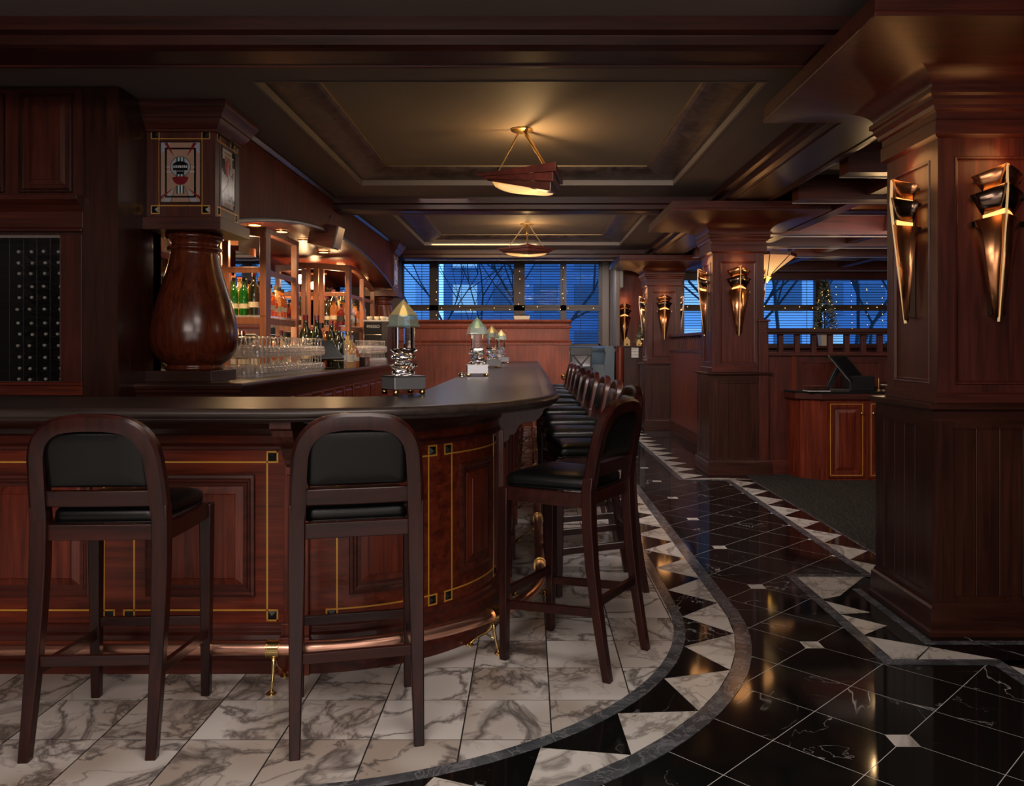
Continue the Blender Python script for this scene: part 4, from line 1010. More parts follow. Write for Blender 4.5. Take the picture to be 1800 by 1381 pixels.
def unit(y0, y1, ym, label, archtop):
    t = thing('shelving_unit', label, 'shelf', (-2.3, y0, 1.095))
    xs = (-3.28, -2.655, -2.325)
    def P(x0, x1, ya, yb_, z0, z1, nm_='post'): b = MB(); b.box(x0, x1, ya, yb_, z0, z1); return b.build(nm_, 'light_wood', t, bevel=.003)
    ztop = lambda y_: min(zar(y_)-.03, 2.36)
    for x in xs: P(x-.028, x+.028, y0, y0+.05, 1.095, ztop(y0)-.01)
    P(-2.325, -2.297, y0+.05, y0+.13, 1.095, ztop(y0)-.01)
    for y_ in (y1,)+((ym,) if ym else ()): P(-2.355, -2.297, y_-.07, y_, 1.095, ztop(y_)-.03)
    P(-2.76, -2.70, y0+.0, y0+.05, 1.095, ztop(y0)-.01)
    # rails on the face toward the room end and along the side
    for z0, z1 in ((1.965, 2.015), (1.515, 1.575)): P(-3.25, -2.35, y0+.005, y0+.035, z0, z1, 'rail')
    for z0, z1 in ((1.955, 2.0), (1.515, 1.575)): P(-2.35, -2.315, y0+.1, y1-.05, z0, z1, 'rail')
    n = 10; yy = [y0+(y1-y0)*k/n for k in range(n+1)]
    b = MB(); b.loops([[(-2.36, y_, ztop(y_)-.045), (-2.295, y_, ztop(y_)-.045), (-2.295, y_, ztop(y_)), (-2.36, y_, ztop(y_))] for y_ in yy]); b.build('top_rail', 'light_wood', t, smooth='auto')
    n = 10; xx = [-3.28+(-2.3+3.28)*k/n for k in range(n+1)]; az = lambda x: ztop(y0)+.03-.12*(x+2.95)**2*.9
    b = MB(); b.loops([[(x, y0-.01, az(x)-.075), (x, y0+.05, az(x)-.075), (x, y0+.05, az(x)), (x, y0-.01, az(x))] for x in xx]); b.build('top_rail', 'light_wood', t, smooth='auto')
    b = MB(); b.box(-3.28, -2.30, y0+.0, y1, 1.580, 1.592); b.build('glass_shelf', 'clear_glass', t)
    b = MB(); b.box(-2.70, -2.69, y0+.35, y1, 1.10, 2.2); b.box(-3.28, -2.70, y0+.45, y0+.46, 1.10, 2.3); b.build('mirror_back', 'mirror', t)
    light('POINT', (-2.55, y0+.25, 2.2), 10, WARM, size=.06); light('POINT', (-2.5, (y0+y1)/2+.1, 1.47), 6, WARM, size=.04); light('POINT', (-2.95, y0+.2, 2.15), 8, WARM, size=.05); light('POINT', (-2.95, y0+.2, 1.48), 5, WARM, size=.05)
    return t
unit(7.04, 8.04, None, 'near open shelving unit of pale wood with bottles beside the vase-shaped column', True)
unit(10.3, 12.0, 11.25, 'far open shelving unit of pale wood full of bottles, under the canopy arch', True)

# bottles
BOT = {}
def bottle_proto(key, prof, glass, lab, capmat, labelmat, cap_z, lz, lr, liquid=None):
    t = thing('bottle', lab, 'bottle', local=True)
    b = MB(); b.lathe(prof, seg=14); b.build('glass', glass, t, smooth=True)
    r, h = cap_z; b = MB(); b.lathe([(.001, h-.03), (r, h-.03), (r, h), (.001, h)], seg=10); b.build('cap', capmat, t)
    b = MB(); b.lathe_open([(lr, lz[0]), (lr, lz[1])], seg=14); b.build('label', labelmat, t, smooth=True)
    BOT[key] = [t, False, lab]
wine = [(.001, 0), (.036, .0), (.037, .01), (.037, .19), (.030, .225), (.015, .25), (.013, .30), (.014, .315), (.001, .316)]
liq = [(.001, 0), (.041, .0), (.042, .01), (.042, .17), (.034, .195), (.016, .215), (.014, .26), (.001, .262)]
sq = [(.001, 0), (.045, 0), (.048, .02), (.045, .13), (.030, .16), (.014, .18), (.013, .22), (.001, .221)]
bottle_proto('green', wine, 'green_glass', 'green glass bottle', 'black_plastic', 'label_cream', (.016, .318), (.06, .10), .0382)
bottle_proto('dark', wine, 'dark_glass', 'dark glass bottle', 'pendant_red', 'label_cream', (.016, .318), (.06, .10), .0382)
bottle_proto('amber', liq, 'amber_glass', 'amber spirit bottle', 'black_plastic', 'label_cream', (.018, .275), (.06, .10), .0432)
bottle_proto('clear', liq, 'clear_glass', 'clear spirit bottle', 'steel', 'label_white', (.018, .275), (.06, .10), .0432)
bottle_proto('red', sq, 'red_glass', 'red liqueur bottle', 'black_plastic', 'label_dark', (.017, .235), (.04, .10), .0490)
bottle_proto('gold', liq, 'gold_glass', 'golden liqueur bottle', 'brass', 'label_cream', (.018, .275), (.045, .10), .0432)
bottle_proto('squat', sq, 'amber_glass', 'squat amber bottle', 'black_plastic', 'label_cream', (.017, .235), (.05, .085), .0490)
def put(key, x, y, z, where, group, s=1.0):
    e = BOT[key]; lab = e[2]+' '+where
    if not e[1]:
        e[0].location = (x, y, z); e[0].scale = (s,)*3; e[0]['label'] = lab; e[0]['group'] = group; e[1] = True; return e[0]
    return dup(e[0], (x, y, z), random.uniform(0, 6), lab, group, s)
rnd = random.Random(3)
def rowb(keys, xs, y, z, where, group, smin=.95, smax=1.2, dy=0):
    for i, x in enumerate(xs): put(keys[i % len(keys)], x, y+(dy*(i % 2)), z, where, group, rnd.uniform(smin, smax))
U1 = 'on the upper shelf of the near shelving unit'; L1 = 'under the shelf of the near shelving unit'
rowb(['clear', 'amber', 'clear', 'dark', 'dark', 'green', 'green', 'dark'], [-3.2+.094*k for k in range(5)]+[-2.62, -2.53, -2.44], 7.15, 1.593, U1, 'bottles on the near upper shelf', 1.05, 1.25)
rowb(['dark', 'amber', 'clear', 'clear', 'amber', 'dark', 'gold', 'amber', 'clear'], [-3.18+.094*k for k in range(9)], 7.28, 1.593, U1+', back row', 'bottles on the near upper shelf, back row', 1.15, 1.35)
for i, yy in enumerate([7.25, 7.35, 7.44, 7.53, 7.62, 7.71, 7.80, 7.90]): put(['amber', 'clear', 'amber', 'amber', 'squat', 'gold', 'amber', 'amber'][i], -2.42, yy, 1.593, U1+', side facing the bar', 'bottles on the side of the near shelf', rnd.uniform(1, 1.15))
rowb(['clear', 'clear', 'squat', 'amber', 'clear', 'dark', 'clear'], [-3.15+.12*k for k in range(7)], 7.2, 1.095, L1, 'bottles under the near shelf', 1.0, 1.2)
for i, yy in enumerate([7.3, 7.42, 7.54, 7.66, 7.78, 7.9]): put(['squat', 'gold', 'squat', 'amber', 'squat', 'gold'][i], -2.42, yy, 1.095, L1+', side facing the bar', 'bottles under the side of the near shelf', 1.15)
U2 = 'on the shelf of the far shelving unit'
rowb(['dark', 'amber', 'red', 'clear', 'amber', 'red'], [-2.62+.095*k for k in range(4)], 10.42, 1.593, U2+', facing the near unit', 'bottles on the far shelf, near face', 1.1, 1.3)
for i in range(13): put(['amber', 'red', 'gold', 'red', 'clear', 'red', 'amber', 'gold', 'squat', 'red', 'clear', 'amber', 'dark'][i], -2.42, 10.5+.108*i, 1.593, U2, 'bottles on the far shelf', rnd.uniform(1.0, 1.25))
for i in range(10): put(['dark', 'clear', 'amber', 'dark', 'gold', 'clear', 'dark', 'amber', 'clear', 'amber'][i], -2.56, 10.55+.13*i, 1.593, U2+', back row', 'bottles on the far shelf, back row', rnd.uniform(1.3, 1.5))
for i in range(12): put(['clear', 'amber', 'dark', 'clear', 'squat', 'amber'][i % 6], -2.66, 8.25+.14*i, 1.095, 'in front of the framed mirror', 'bottles before the framed mirror', rnd.uniform(1.0, 1.3))
CT = 'on the back bar counter by the tablet'
for i, (k, x, y, s_) in enumerate([('dark', -1.93, 8.17, 1.35), ('clear', -1.93, 8.28, 1.35), ('gold', -1.90, 8.45, 1.4), ('clear', -1.92, 8.7, 1.25), ('squat', -1.93, 8.85, 1.3), ('dark', -2.05, 8.35, 1.55), ('dark', -2.04, 8.55, 1.5), ('amber', -2.06, 8.75, 1.4),
                                     ('dark', -2.16, 8.2, 1.7), ('dark', -2.24, 8.08, 1.7), ('amber', -2.15, 8.32, 1.7), ('clear', -2.0, 9.0, 1.2)]):
    put(k, x, y, 1.096, CT, 'tall bottles on the back bar counter', s_)
# upside-down glasses in rows
gl = None
def glass_proto():
    t = thing('drinking_glass', 'clear upturned glass', 'glass', local=True)
    b = MB(); b.lathe_open([(.036, 0), (.040, .03), (.036, .068), (.012, .080), (.005, .085), (.005, .135), (.010, .142), (.034, .147)], seg=12); b.build('bowl', 'goblet_glass', t, smooth=True)
    return t
gl = glass_proto(); first = True
for tier in range(2):
    for ix in range(4):
        for iy in range(19):
            x = -2.24+.095*ix; y = 5.80+.098*iy; z = 1.0965+tier*.150
            if y > 7.0 and x < -2.2: continue
            lab = 'clear upturned stemmed glass in the near block of glasses, '+('lower tier' if tier == 0 else 'upper tier')
            if first: gl.location = (x, y, z); gl['label'] = lab; gl['group'] = 'near glasses, lower tier'; first = False
            else: dup(gl, (x, y, z), 0, lab, 'near glasses, '+('lower tier' if tier == 0 else 'upper tier'))
for tier in range(2):
    for ix in range(3):
        for iy in range(11):
            dup(gl, (-2.06+.09*ix, 9.45+.10*iy, 1.0965+tier*.15), 0, 'clear upturned stemmed glass in the far block, '+('lower tier' if tier == 0 else 'upper tier'), 'far glasses, '+('lower tier' if tier == 0 else 'upper tier'))
b = MB(); b.box(-2.30, -1.90, 5.75, 7.72, 1.2445, 1.2462); tag(b.build('glass_shelf', 'window_glass'), 'thin glass sheet between the two tiers of near glasses', 'shelf')
b = MB(); b.box(-2.11, -1.83, 9.4, 10.5, 1.2445, 1.2462); tag(b.build('glass_shelf', 'window_glass'), 'thin glass sheet between the two tiers of far glasses', 'shelf')
# tablet tills
def till(x, y, z, rz, label, s=1.0, screen='screen'):
    t = thing('cash_register', label, 'till', (x, y, z), rz)
    b = MB(); b.box(-.11, .11, -.09, .09, 0, .02); b.build('base', 'black_plastic', t, bevel=.004)
    b = MB(); b.bar((0, .05, .02), (0, -.03, .17), .05, .03, (0, 1, 0)); b.build('stand', 'black_plastic', t, bevel=.004)
    M = Matrix.Translation((0, -.04, .19)) @ Matrix.Rotation(-.75, 4, 'X')
    b = MB(M); b.box(-.17, .17, -.012, .012, -.125, .125); tb = b.build('tablet', 'black_plastic', t, bevel=.005)
    b = MB(M); b.box(-.155, .155, -.0135, -.0122, -.11, .11); b.build('display', screen, tb)
    t.scale = (s,)*3
    return t
till(-2.04, 7.95, 1.095, math.radians(60), 'black tablet till on a stand between the glasses and the tall bottles')
till(-2.10, 9.2, 1.095, math.radians(100), 'second tablet till with a bluish screen behind the bottles', 1.3, 'screen_blue')
bx = thing('napkin_box', 'dark rectangular box on the back bar counter in front of the far glasses', 'box', (-1.95, 9.18, 1.095))
b = MB(); b.box(-2.0, -1.865, 9.15, 9.42, 1.0955, 1.20); b.build('box', 'black_plastic', bx, bevel=.003)
b = MB(); b.box(-1.866, -1.862, 9.20, 9.37, 1.11, 1.185); b.build('front_plate', 'steel', bx)
# coffee machine
cf = thing('coffee_machine', 'tall black glass-fronted machine with white lettering behind the far glasses', 'machine', (-2.03, 11.0, 1.095))
b = MB(); b.box(-2.20, -1.88, 10.72, 11.3, 1.0955, 1.655); b.build('cabinet', 'black_plastic', cf, bevel=.004)
b = MB(); b.box(-2.19, -1.96, 10.715, 10.7195, 1.15, 1.64); b.build('glass_front', 'screen', cf)
b = MB(); b.box(-2.18, -1.97, 10.709, 10.7145, 1.475, 1.48); b.build('bar', 'chrome', cf)
b = MB(); b.box(-2.205, -1.875, 10.71, 11.31, 1.655, 1.672); b.build('rim', 'paper', cf)
tx = bpy.data.curves.new('lettering', 'FONT'); tx.body = 'PRESSO'; tx.size = .052; tx.extrude = .0008; tx.align_x = 'CENTER'; tx.align_y = 'CENTER'
to = bpy.data.objects.new('lettering', tx); C.objects.link(to); to.parent = cf; to.location = (-2.075+2.03, 10.7135-11.0, 1.585-1.095); to.rotation_euler = (PI/2, 0, 0); tx.materials.append(MATS['lettering'])
bpy.context.view_layer.update(); me_ = bpy.data.meshes.new_from_object(to); tm = bpy.data.objects.new('lettering', me_); C.objects.link(tm); tm.parent = cf; tm.location = to.location; tm.rotation_euler = to.rotation_euler; bpy.data.objects.remove(to); tm.name = 'lettering'
for i, (x, y) in enumerate(((-2.14, 10.8), (-2.05, 10.85), (-1.96, 10.8), (-1.95, 10.95))):
    b = MB(); b.lathe([(.001, 0), (.022, 0), (.036, .012), (.040, .05), (.037, .05), (.033, .014), (.001, .008)], x, y, 14, 1.672+(.0 if i != 1 else .0)); tag(b.build('cup', 'label_cream', smooth=True), 'cream coffee cup on top of the tall black machine', 'cup', 'cups on the coffee machine')

# ================================================================== CRYSTAL LAMPS ON THE BAR
fakeglass('shade_glass', (.62, .74, .64), .16, .10, .45, .28); fakeglass('finial_gold', (.80, .70, .38), .12, .08, .35, .45); fakeglass('finial_green', (.30, .42, .30), .16, .08, .4, .4)
def crystal_lamp(x, y, rz, label, s=1.0, tint='crystal_green', capm='crystal_amber', twist=1):
    t = thing('table_lamp', label, 'lamp', (x, y, 1.0835), rz, group='crystal lamps on the bar top')
    t.scale = (s,)*3
    h = .082
    for sx in (-1, 1):
        for sy in (-1, 1):
            b = MB(); b.lathe([(.001, 0), (.009, .001), (.014, .006), (.016, .014), (.014, .022), (.009, .027), (.001, .029)], sx*(h-.012), sy*(h-.012), 14); b.build('foot', 'brass', t, smooth=True)
    b = MB(); b.box(-h, h, -h, h, .028, .092); b.build('base', 'lamp_metal', t, bevel=.002)
    b = MB(); b.box(-h-.002, h+.002, -h-.002, h+.002, .088, .094); b.box(-h-.002, h+.002, -h-.002, h+.002, .026, .031); b.build('base_edge', 'plate_metal', t)
    b = MB(); rings = []
    for k in range(31):
        u = k/30; z = .095+.235*u; a = twist*(0 if u > .55 else (.55-u)*5.0)
        w = .042*(1+(.0 if u > .55 else .20*math.sin(u*38)))
        rings.append([(w*(1.414 if q % 2 == 0 else 1.12)*math.cos(a+PI/4+q*PI/4), w*(1.414 if q % 2 == 0 else 1.12)*math.sin(a+PI/4+q*PI/4), z) for q in range(8)])
    b.loops(rings); b.build('stem', 'crystal', t, smooth='auto')
    b = MB(); rg = lambda r, z, o=0: [(r*math.cos(2*PI*q/8+o), r*math.sin(2*PI*q/8+o), z) for q in range(8)]
    b.loops([rg(.086, .333), rg(.089, .337), rg(.079, .345), rg(.074, .391)]); b.build('shade', 'shade_glass', t)
    b = MB(); b.loops([rg(.072, .392), rg(.038, .431), rg(.003, .470)]); b.build('finial', 'finial_gold' if capm == 'crystal_amber' else 'finial_green', t)
    b = MB(); b.lathe([(.001, .385), (.022, .39), (.018, .41), (.008, .435), (.001, .445)], 0, 0, 8); b.build('bulb', 'bulb_dim', t)
    return t
crystal_lamp(-.625, 4.0, math.radians(33), 'largest and nearest crystal lamp with a faceted pyramid top on the bar')
crystal_lamp(-.42, 6.45, math.radians(8), 'second crystal lamp along the bar, with a pointed green glass top', 1.0, 'crystal_green', 'crystal_green')
crystal_lamp(-.42, 8.97, math.radians(20), 'third crystal lamp along the bar, in front of the end partition', 1.0)
crystal_lamp(-.40, 11.3, math.radians(30), 'farthest and smallest-looking crystal lamp on the bar', 1.0)
bl = thing('service_bell', 'small silvery bell beside the second crystal lamp', 'bell', (-.535, 6.35, 1.083))
b = MB(); b.lathe([(.03, 0), (.03, .006), (.026, .008), (.024, .02), (.014, .034), (.002, .038)], -.535, 6.35, 14, 1.083); b.build('dome', 'chrome', bl, smooth=True)
b = MB(); b.lathe([(.003, .037), (.004, .05), (.001, .053)], -.535, 6.35, 8, 1.083); b.build('button', 'chrome', bl)

# ================================================================== PENDANTS
def pendant(x, y, label, tri, hs, rods, zf=2.60):
    t = thing('pendant_light', label, 'pendant lamp', (x, y, 3.0), group='triangular pendant lamps')
    O = Vector((x, y, 3.0)); cxy = (sum(p[0] for p in tri)/3, sum(p[1] for p in tri)/3)
    b = MB(); b.lathe([(.001, 0), (.085, 0), (.085, -.012), (.07, -.02), (.03, -.028), (.001, -.03)], x, y, 20, 3.0); b.build('canopy', 'brass_dull', t, smooth='auto')
    def sc_(f, k): return [(x+cxy[0]+(p[0]-cxy[0])*f, y+cxy[1]+(p[1]-cxy[1])*f) for p in tri]
    zt0 = [zf+.06 for _ in tri]
    acc = [0, 0, 0]
    for k, f in enumerate((1.0, .90, .80)):
        o_, i_ = sc_(f, k), sc_(f*.78, k)
        zt = [zf+.075-acc[q] for q in range(3)]; zb = [zt[q]-hs[q]/3 for q in range(3)]
        b = MB(); n = 3
        ids = []
        for ring, zz in ((o_, zb), (o_, zt), (i_, zt), (i_, zb)): ids.append([b.vert((p[0], p[1], z)) for p, z in zip(ring, zz)])
        for r_ in range(4):
            A, B = ids[r_], ids[(r_+1) % 4]
            for q in range(3): b.face((A[q], A[(q+1) % 3], B[(q+1) % 3], B[q]))
        b.build('frame_tier', ['mid_X', 'pendant_red', 'dark_X'][k] if k != 1 else 'mid_X', t, bevel=.002)
        acc = [acc[q]+hs[q]/3 for q in range(3)]
    # sagging glass bowl
    rim = sc_(.74, 0); zr = [zf+.075-acc[q]+.015 for q in range(3)]
    pts = []
    for q in range(3):
        a, c = rim[q], rim[(q+1) % 3]
        for k in range(8): u = k/8; pts.append((a[0]+(c[0]-a[0])*u, a[1]+(c[1]-a[1])*u, zr[q]+(zr[(q+1) % 3]-zr[q])*u))
    ctr = (x+cxy[0], y+cxy[1], sum(zr)/3-.060)
    rings = []
    for k in range(9):
        f = 1-k/8.5
        rings.append([(ctr[0]+(p[0]-ctr[0])*f, ctr[1]+(p[1]-ctr[1])*f, ctr[2]+(p[2]-ctr[2])*(1-(1-f*f)**.5 if f < 1 else 1)*1.0) for p in pts])
    b = MB(); b.loops(rings, True, False, True); b.build('glass_bowl', 'pendant_glass', t, smooth=True)
    for q, w in zip(range(3), rods):
        p = (x+cxy[0]+(tri[q][0]-cxy[0])*.62, y+cxy[1]+(tri[q][1]-cxy[1])*.62, zf+.07)
        c = (x+(p[0]-x)*.13, y+(p[1]-y)*.13, 2.975); md_ = tuple(c[i]+(p[i]-c[i])*.42 for i in range(3))
        b = MB(); b.bar(c, md_, w*1.3, .012); b.bar(md_, p, w, .007); b.build('rod', 'brass_dull', t)
        b = MB(); b.box(p[0]-.012, p[0]+.012, p[1]-.012, p[1]+.012, zf+.06, zf+.085); b.build('rod_foot', 'brass', t)
    light('POINT', (ctr[0], ctr[1], zf+.13), 13, (1, .60, .24), size=.035)
    light('POINT', (ctr[0], ctr[1], ctr[2]-.12), 2.5, (1, .60, .24), size=.05)
    return t
pendant(-.06, 6.25, 'nearer wedge-shaped triangular pendant lamp over the bar with a glowing bowl', [(-.36, .10), (.25, -.33), (.33, .30)], (.055, .20, .13), (.006, .022, .022), 2.60)
pendant(-.04, 11.05, 'farther triangular pendant lamp over the bar, before the window', [(-.42, .12), (.02, -.42), (.40, .16)], (.06, .13, .06), (.018, .022, .02), 2.60)
def lantern(x, y, z, rz, label):
    t = thing('ceiling_lantern', label, 'ceiling lamp', (x, y, z), rz, group='amber inverted-pyramid ceiling lamps')
    r = .40; sq = lambda f, zz: [(r*f*math.cos(PI/4*q*1+PI/8), r*f*math.sin(PI/4*q+PI/8), zz) for q in range(8)]
    b = MB(); b.loops([sq(1.02, .0), sq(1.02, .045), sq(.95, .045), sq(.95, 0), sq(1.02, 0)], True, False, False); b.build('frame', 'mid_X', t)
    b = MB(); rings = [sq(.96, .0), sq(.72, -.07), sq(.45, -.15), sq(.25, -.215), sq(.14, -.255), sq(.11, -.28)]; b.loops(rings, True, False, True); b.build('glass', 'lantern_glass', t)
    for q in range(0, 8):
        b = MB(); pp = [sq(f, zz)[q] for f, zz in ((1.0, .01), (.74, -.075), (.47, -.155), (.27, -.22), (.20, -.25), (.19, -.27), (.13, -.285))]; b.tube(pp, .006, 6); b.build('rib', 'black_plastic', t)
    b = MB(); b.lathe([(.062, -.285), (.062, -.292), (.055, -.296), (.001, -.36)], seg=8); b.build('tip', 'lantern_tip', t)
    for q in range(4):
        a = PI/4+q*PI/2; b = MB(); b.box(r*.8*math.cos(a)-.02, r*.8*math.cos(a)+.02, r*.8*math.sin(a)-.02, r*.8*math.sin(a)+.02, .02, .10); b.build('post', 'dark_Z', t)
    b = MB(); b.lathe([(.001, .10), (.40, .10), (.40, .12), (.001, .12)], seg=8); b.build('top_plate', 'dark_X', t)
    light('POINT', (x, y, z+.20), 10, (1, .62, .28), size=.08)
    light('POINT', (x, y, z-.42), 9.0, (1, .62, .28), size=.05)
lantern(3.44, 7.9, 2.59, 0, 'amber glass ceiling lamp with black ribs and a pointed tip, beside the foreground column')
lantern(3.38, 11.5, 2.59, .2, 'farther amber glass ceiling lamp, half hidden by the middle column')

# ================================================================== END PARTITION + FAR SEATING
pt = thing('end_partition', 'red-brown wooden partition with moulded top rail behind the end of the bar', 'partition', (-.6, 13.4, 0))
PX0, PX1, PY = -2.0, .66, 13.38
b = MB(); b.box(PX0, PX1, PY, PY+.12, 0, 1.74); b.build('body', 'partition_wood', pt)
mpp = plane_map((0, PY, 0), (1, 0, 0), (0, -1, 0))
for nme, prof in (('cap', [(0, 1.70), (.012, 1.705), (.03, 1.72), (.045, 1.735), (.05, 1.765), (0, 1.768)]), ('upper_molding', [(0, 1.615), (.02, 1.62), (.03, 1.64), (.03, 1.652), (0, 1.66)]), ('lower_molding', [(0, 1.345), (.018, 1.35), (.018, 1.385), (.03, 1.40), (.036, 1.415), (.036, 1.425), (0, 1.43)])):
    b = MB(); b.loops([[(x, PY-d, z) for d, z in prof] for x in (PX0-.02, PX1+.03)]); b.build(nme, 'partition_wood', pt, smooth='auto')
b = MB(); b.sbox(mpp, -.52, -.50, 0, .006, 0, 1.34); b.sbox(mpp, -.52, -.50, 0, .006, 1.43, 1.61); b.build('batten', 'partition_wood', pt)
kb = MB(); kb.lathe([(.001, 0), (.014, .0), (.012, .02), (.03, .035), (.045, .06), (.04, .085), (.001, .10)], 0, 0, 16); kb.T = None
M = Matrix.Translation((.56, PY, .835)) @ Matrix.Rotation(PI/2, 4, 'X')
k2 = MB(M); k2.lathe([(.001, 0), (.014, .0), (.012, .02), (.03, .035), (.045, .06), (.04, .085), (.001, .10)], 0, 0, 16); k2.build('knob', 'brass', pt, smooth=True)
pl = thing('planter', 'small pale planter on top of the end partition', 'planter', (-.13, PY+.05, 1.768))
b = MB(); b.loops([[(-.13+a*w, PY+.05+c*.05, z) for a, c in ((-1, -1), (1, -1), (1, 1), (-1, 1))] for w, z in ((.12, 1.7685), (.14, 1.83))]); b.build('trough', 'terracotta_white', pl, bevel=.004)
b = MB()
for k in range(30): x = -.13+rnd.uniform(-.11, .11); y = PY+.05+rnd.uniform(-.03, .03); b.tube([(x, y, 1.81), (x+rnd.uniform(-.02, .02), y, 1.86)], .004, 4)
b.build('foliage', 'foliage', pl, kind='stuff')
# booth
bo = thing('booth_bench', 'curved blue-grey leather booth bench under the far window', 'bench', (.9, 14.4, .5))
arc = [(.30, 14.66), (.95, 14.66)]+[(.95+.38*math.sin(a), 14.28+.38*math.cos(a)) for a in [PI/2*k/8 for k in range(1, 9)]]+[(1.33, 14.08)]
b = MB(); b.sweep(arc[::-1], [(0, .5), (.14, .5), (.15, 1.22), (.17, 1.25), (.17, 1.31), (.12, 1.33), (.03, 1.33), (-.02, 1.30), (-.02, 1.25), (.0, 1.22), (-.03, 1.0)][::-1]); b.build('back', 'booth_leather', bo, smooth='auto')
b = MB(); b.sweep(arc[::-1], [(-.02, .5), (-.02, 1.0), (-.30, 1.01), (-.34, .99), (-.35, .92), (-.33, .90), (-.33, .5)]); b.build('seat', 'booth_leather', bo, smooth='auto')
ch = thing('dining_chair', 'black cross-back chair between the partition and the booth', 'chair', (.86, 13.72, .5))
cx_, cy_ = .86, 13.72
for sx in (-1, 1):
    b = MB(); b.bar((cx_+sx*.17, cy_-.19, .5), (cx_+sx*.165, cy_-.22, 1.30), .03, .03, (0, 1, 0)); b.build('leg', 'black_plastic', ch)
    b = MB(); b.bar((cx_+sx*.17, cy_+.18, .5), (cx_+sx*.17, cy_+.18, .95), .03, .03, (0, 1, 0)); b.build('leg', 'black_plastic', ch)
b = MB(); b.box(cx_-.185, cx_+.185, cy_-.235, cy_-.205, 1.17, 1.31); b.build('top_rail', 'black_plastic', ch, bevel=.01)
b = MB(); b.bar((cx_-.15, cy_-.22, 1.19), (cx_+.05, cy_-.21, .95), .03, .015, (0, 1, 0)); b.build('cross_slat', 'black_plastic', ch)
b = MB(); b.bar((cx_+.15, cy_-.22, 1.19), (cx_-.05, cy_-.21, .95), .03, .015, (0, 1, 0)); b.build('cross_slat', 'black_plastic', ch)
b = MB(); b.box(cx_-.2, cx_+.2, cy_-.2, cy_+.2, .93, .97); b.build('seat', 'leather', ch, bevel=.01)
tb = thing('dining_table', 'small table in the far corner beside the cross-back chair', 'table', (.80, 14.15, .5))
b = MB(); b.box(.60, 1.02, 13.98, 14.30, 1.205, 1.225); b.build('top', 'dark_X', tb); b = MB(); b.box(.78, .84, 14.1, 14.16, .5, 1.205); b.build('leg', 'dark_Z', tb)
b = MB(); rg2 = lambda e, z: [(.58-e, 13.96-e, z), (.82, 13.95-e*.3, z), (1.04+e, 13.96-e, z), (1.05+e*.4, 14.15, z), (1.04+e, 14.32+e, z), (.58-e, 14.32+e, z)]
b.loops([rg2(.03, .98), rg2(.01, 1.22), rg2(0, 1.235)], True, False, True); tag(b.build('tablecloth', 'white_cloth'), 'white cloth over the small table in the far corner', 'tablecloth')
# host stand and alcove
al = struct('trim_2', 'panelled alcove wall beside the far window'); 
b = MB(); b.box(1.62, 2.8, 14.62, 14.72, .5, 2.88); b.build('alcove_wall', 'red_Z', al)
b = MB(); b.box(1.50, 1.56, 14.0, 14.72, 1.3, 2.70); b.build('alcove_post', 'plaster', al)
b = MB()
for k in range(7): b.box(1.565, 1.62, 14.0+.1*k, 14.06+.1*k, 2.35, 2.70)
b.build('vent_slats', 'lip_paint', al, kind='stuff')
hs = thing('host_stand', 'dark cabinet beside the booth with little wooden houses on top', 'cabinet', (1.75, 14.2, .5))
b = MB(); b.box(1.50, 2.25, 13.85, 14.60, .5, 1.31); b.build('body', 'dark_Z', hs, bevel=.004)
b = MB(); b.box(1.46, 2.25, 13.81, 14.60, 1.31, 1.335); b.build('top', 'dark_X', hs, bevel=.003)
b = MB(); b.lathe([(.07, .5), (.07, 1.31)], 1.55, 13.85, 20); b.build('corner_post', 'red_Z', hs, smooth='auto')
def wee_house(x, y, s_, label):
    t = thing('toy_house', label, 'ornament', (x, y, 1.335))
    b = MB(); b.loops([[(x+a*s_, y+e, 1.3355+c*s_) for a, c in ((-.05, 0), (.05, 0), (.05, .09), (0, .15), (-.05, .09))] for e in (-.04*s_, .04*s_)]); b.build('house', 'house_gold', t)
    b = MB(); b.box(x-.014*s_, x+.014*s_, y-.042*s_, y-.040*s_, 1.345, 1.345+.03*s_); b.build('door', 'dark_Z', t)
wee_house(1.68, 13.95, 1.0, 'little golden wooden house, left one on the dark cabinet'); wee_house(1.885, 13.95, .75, 'smaller golden wooden house beside the little tree')
rk = thing('card_rack', 'small silvery rack on the front of the far dark cabinet', 'rack', (1.80, 13.80, 1.1))
b = MB(); b.box(1.72, 1.87, 13.78, 13.80, 1.10, 1.33)
b = MB()
for k in range(4): b.box(1.73, 1.87, 13.79, 13.80, 1.13+.05*k, 1.135+.05*k); 
for k in range(5): b.box(1.73+.034*k, 1.733+.034*k, 13.785, 13.79, 1.12, 1.32)
b.build('grid', 'chrome', rk, kind='stuff'); b = MB(); b.box(1.74, 1.86, 13.801, 13.81, 1.13, 1.30); b.build('cards', 'paper', rk)
sconce(1.71, 14.615, 1.40, 0, 'small-looking copper sconce on the far alcove wall', 2.5)

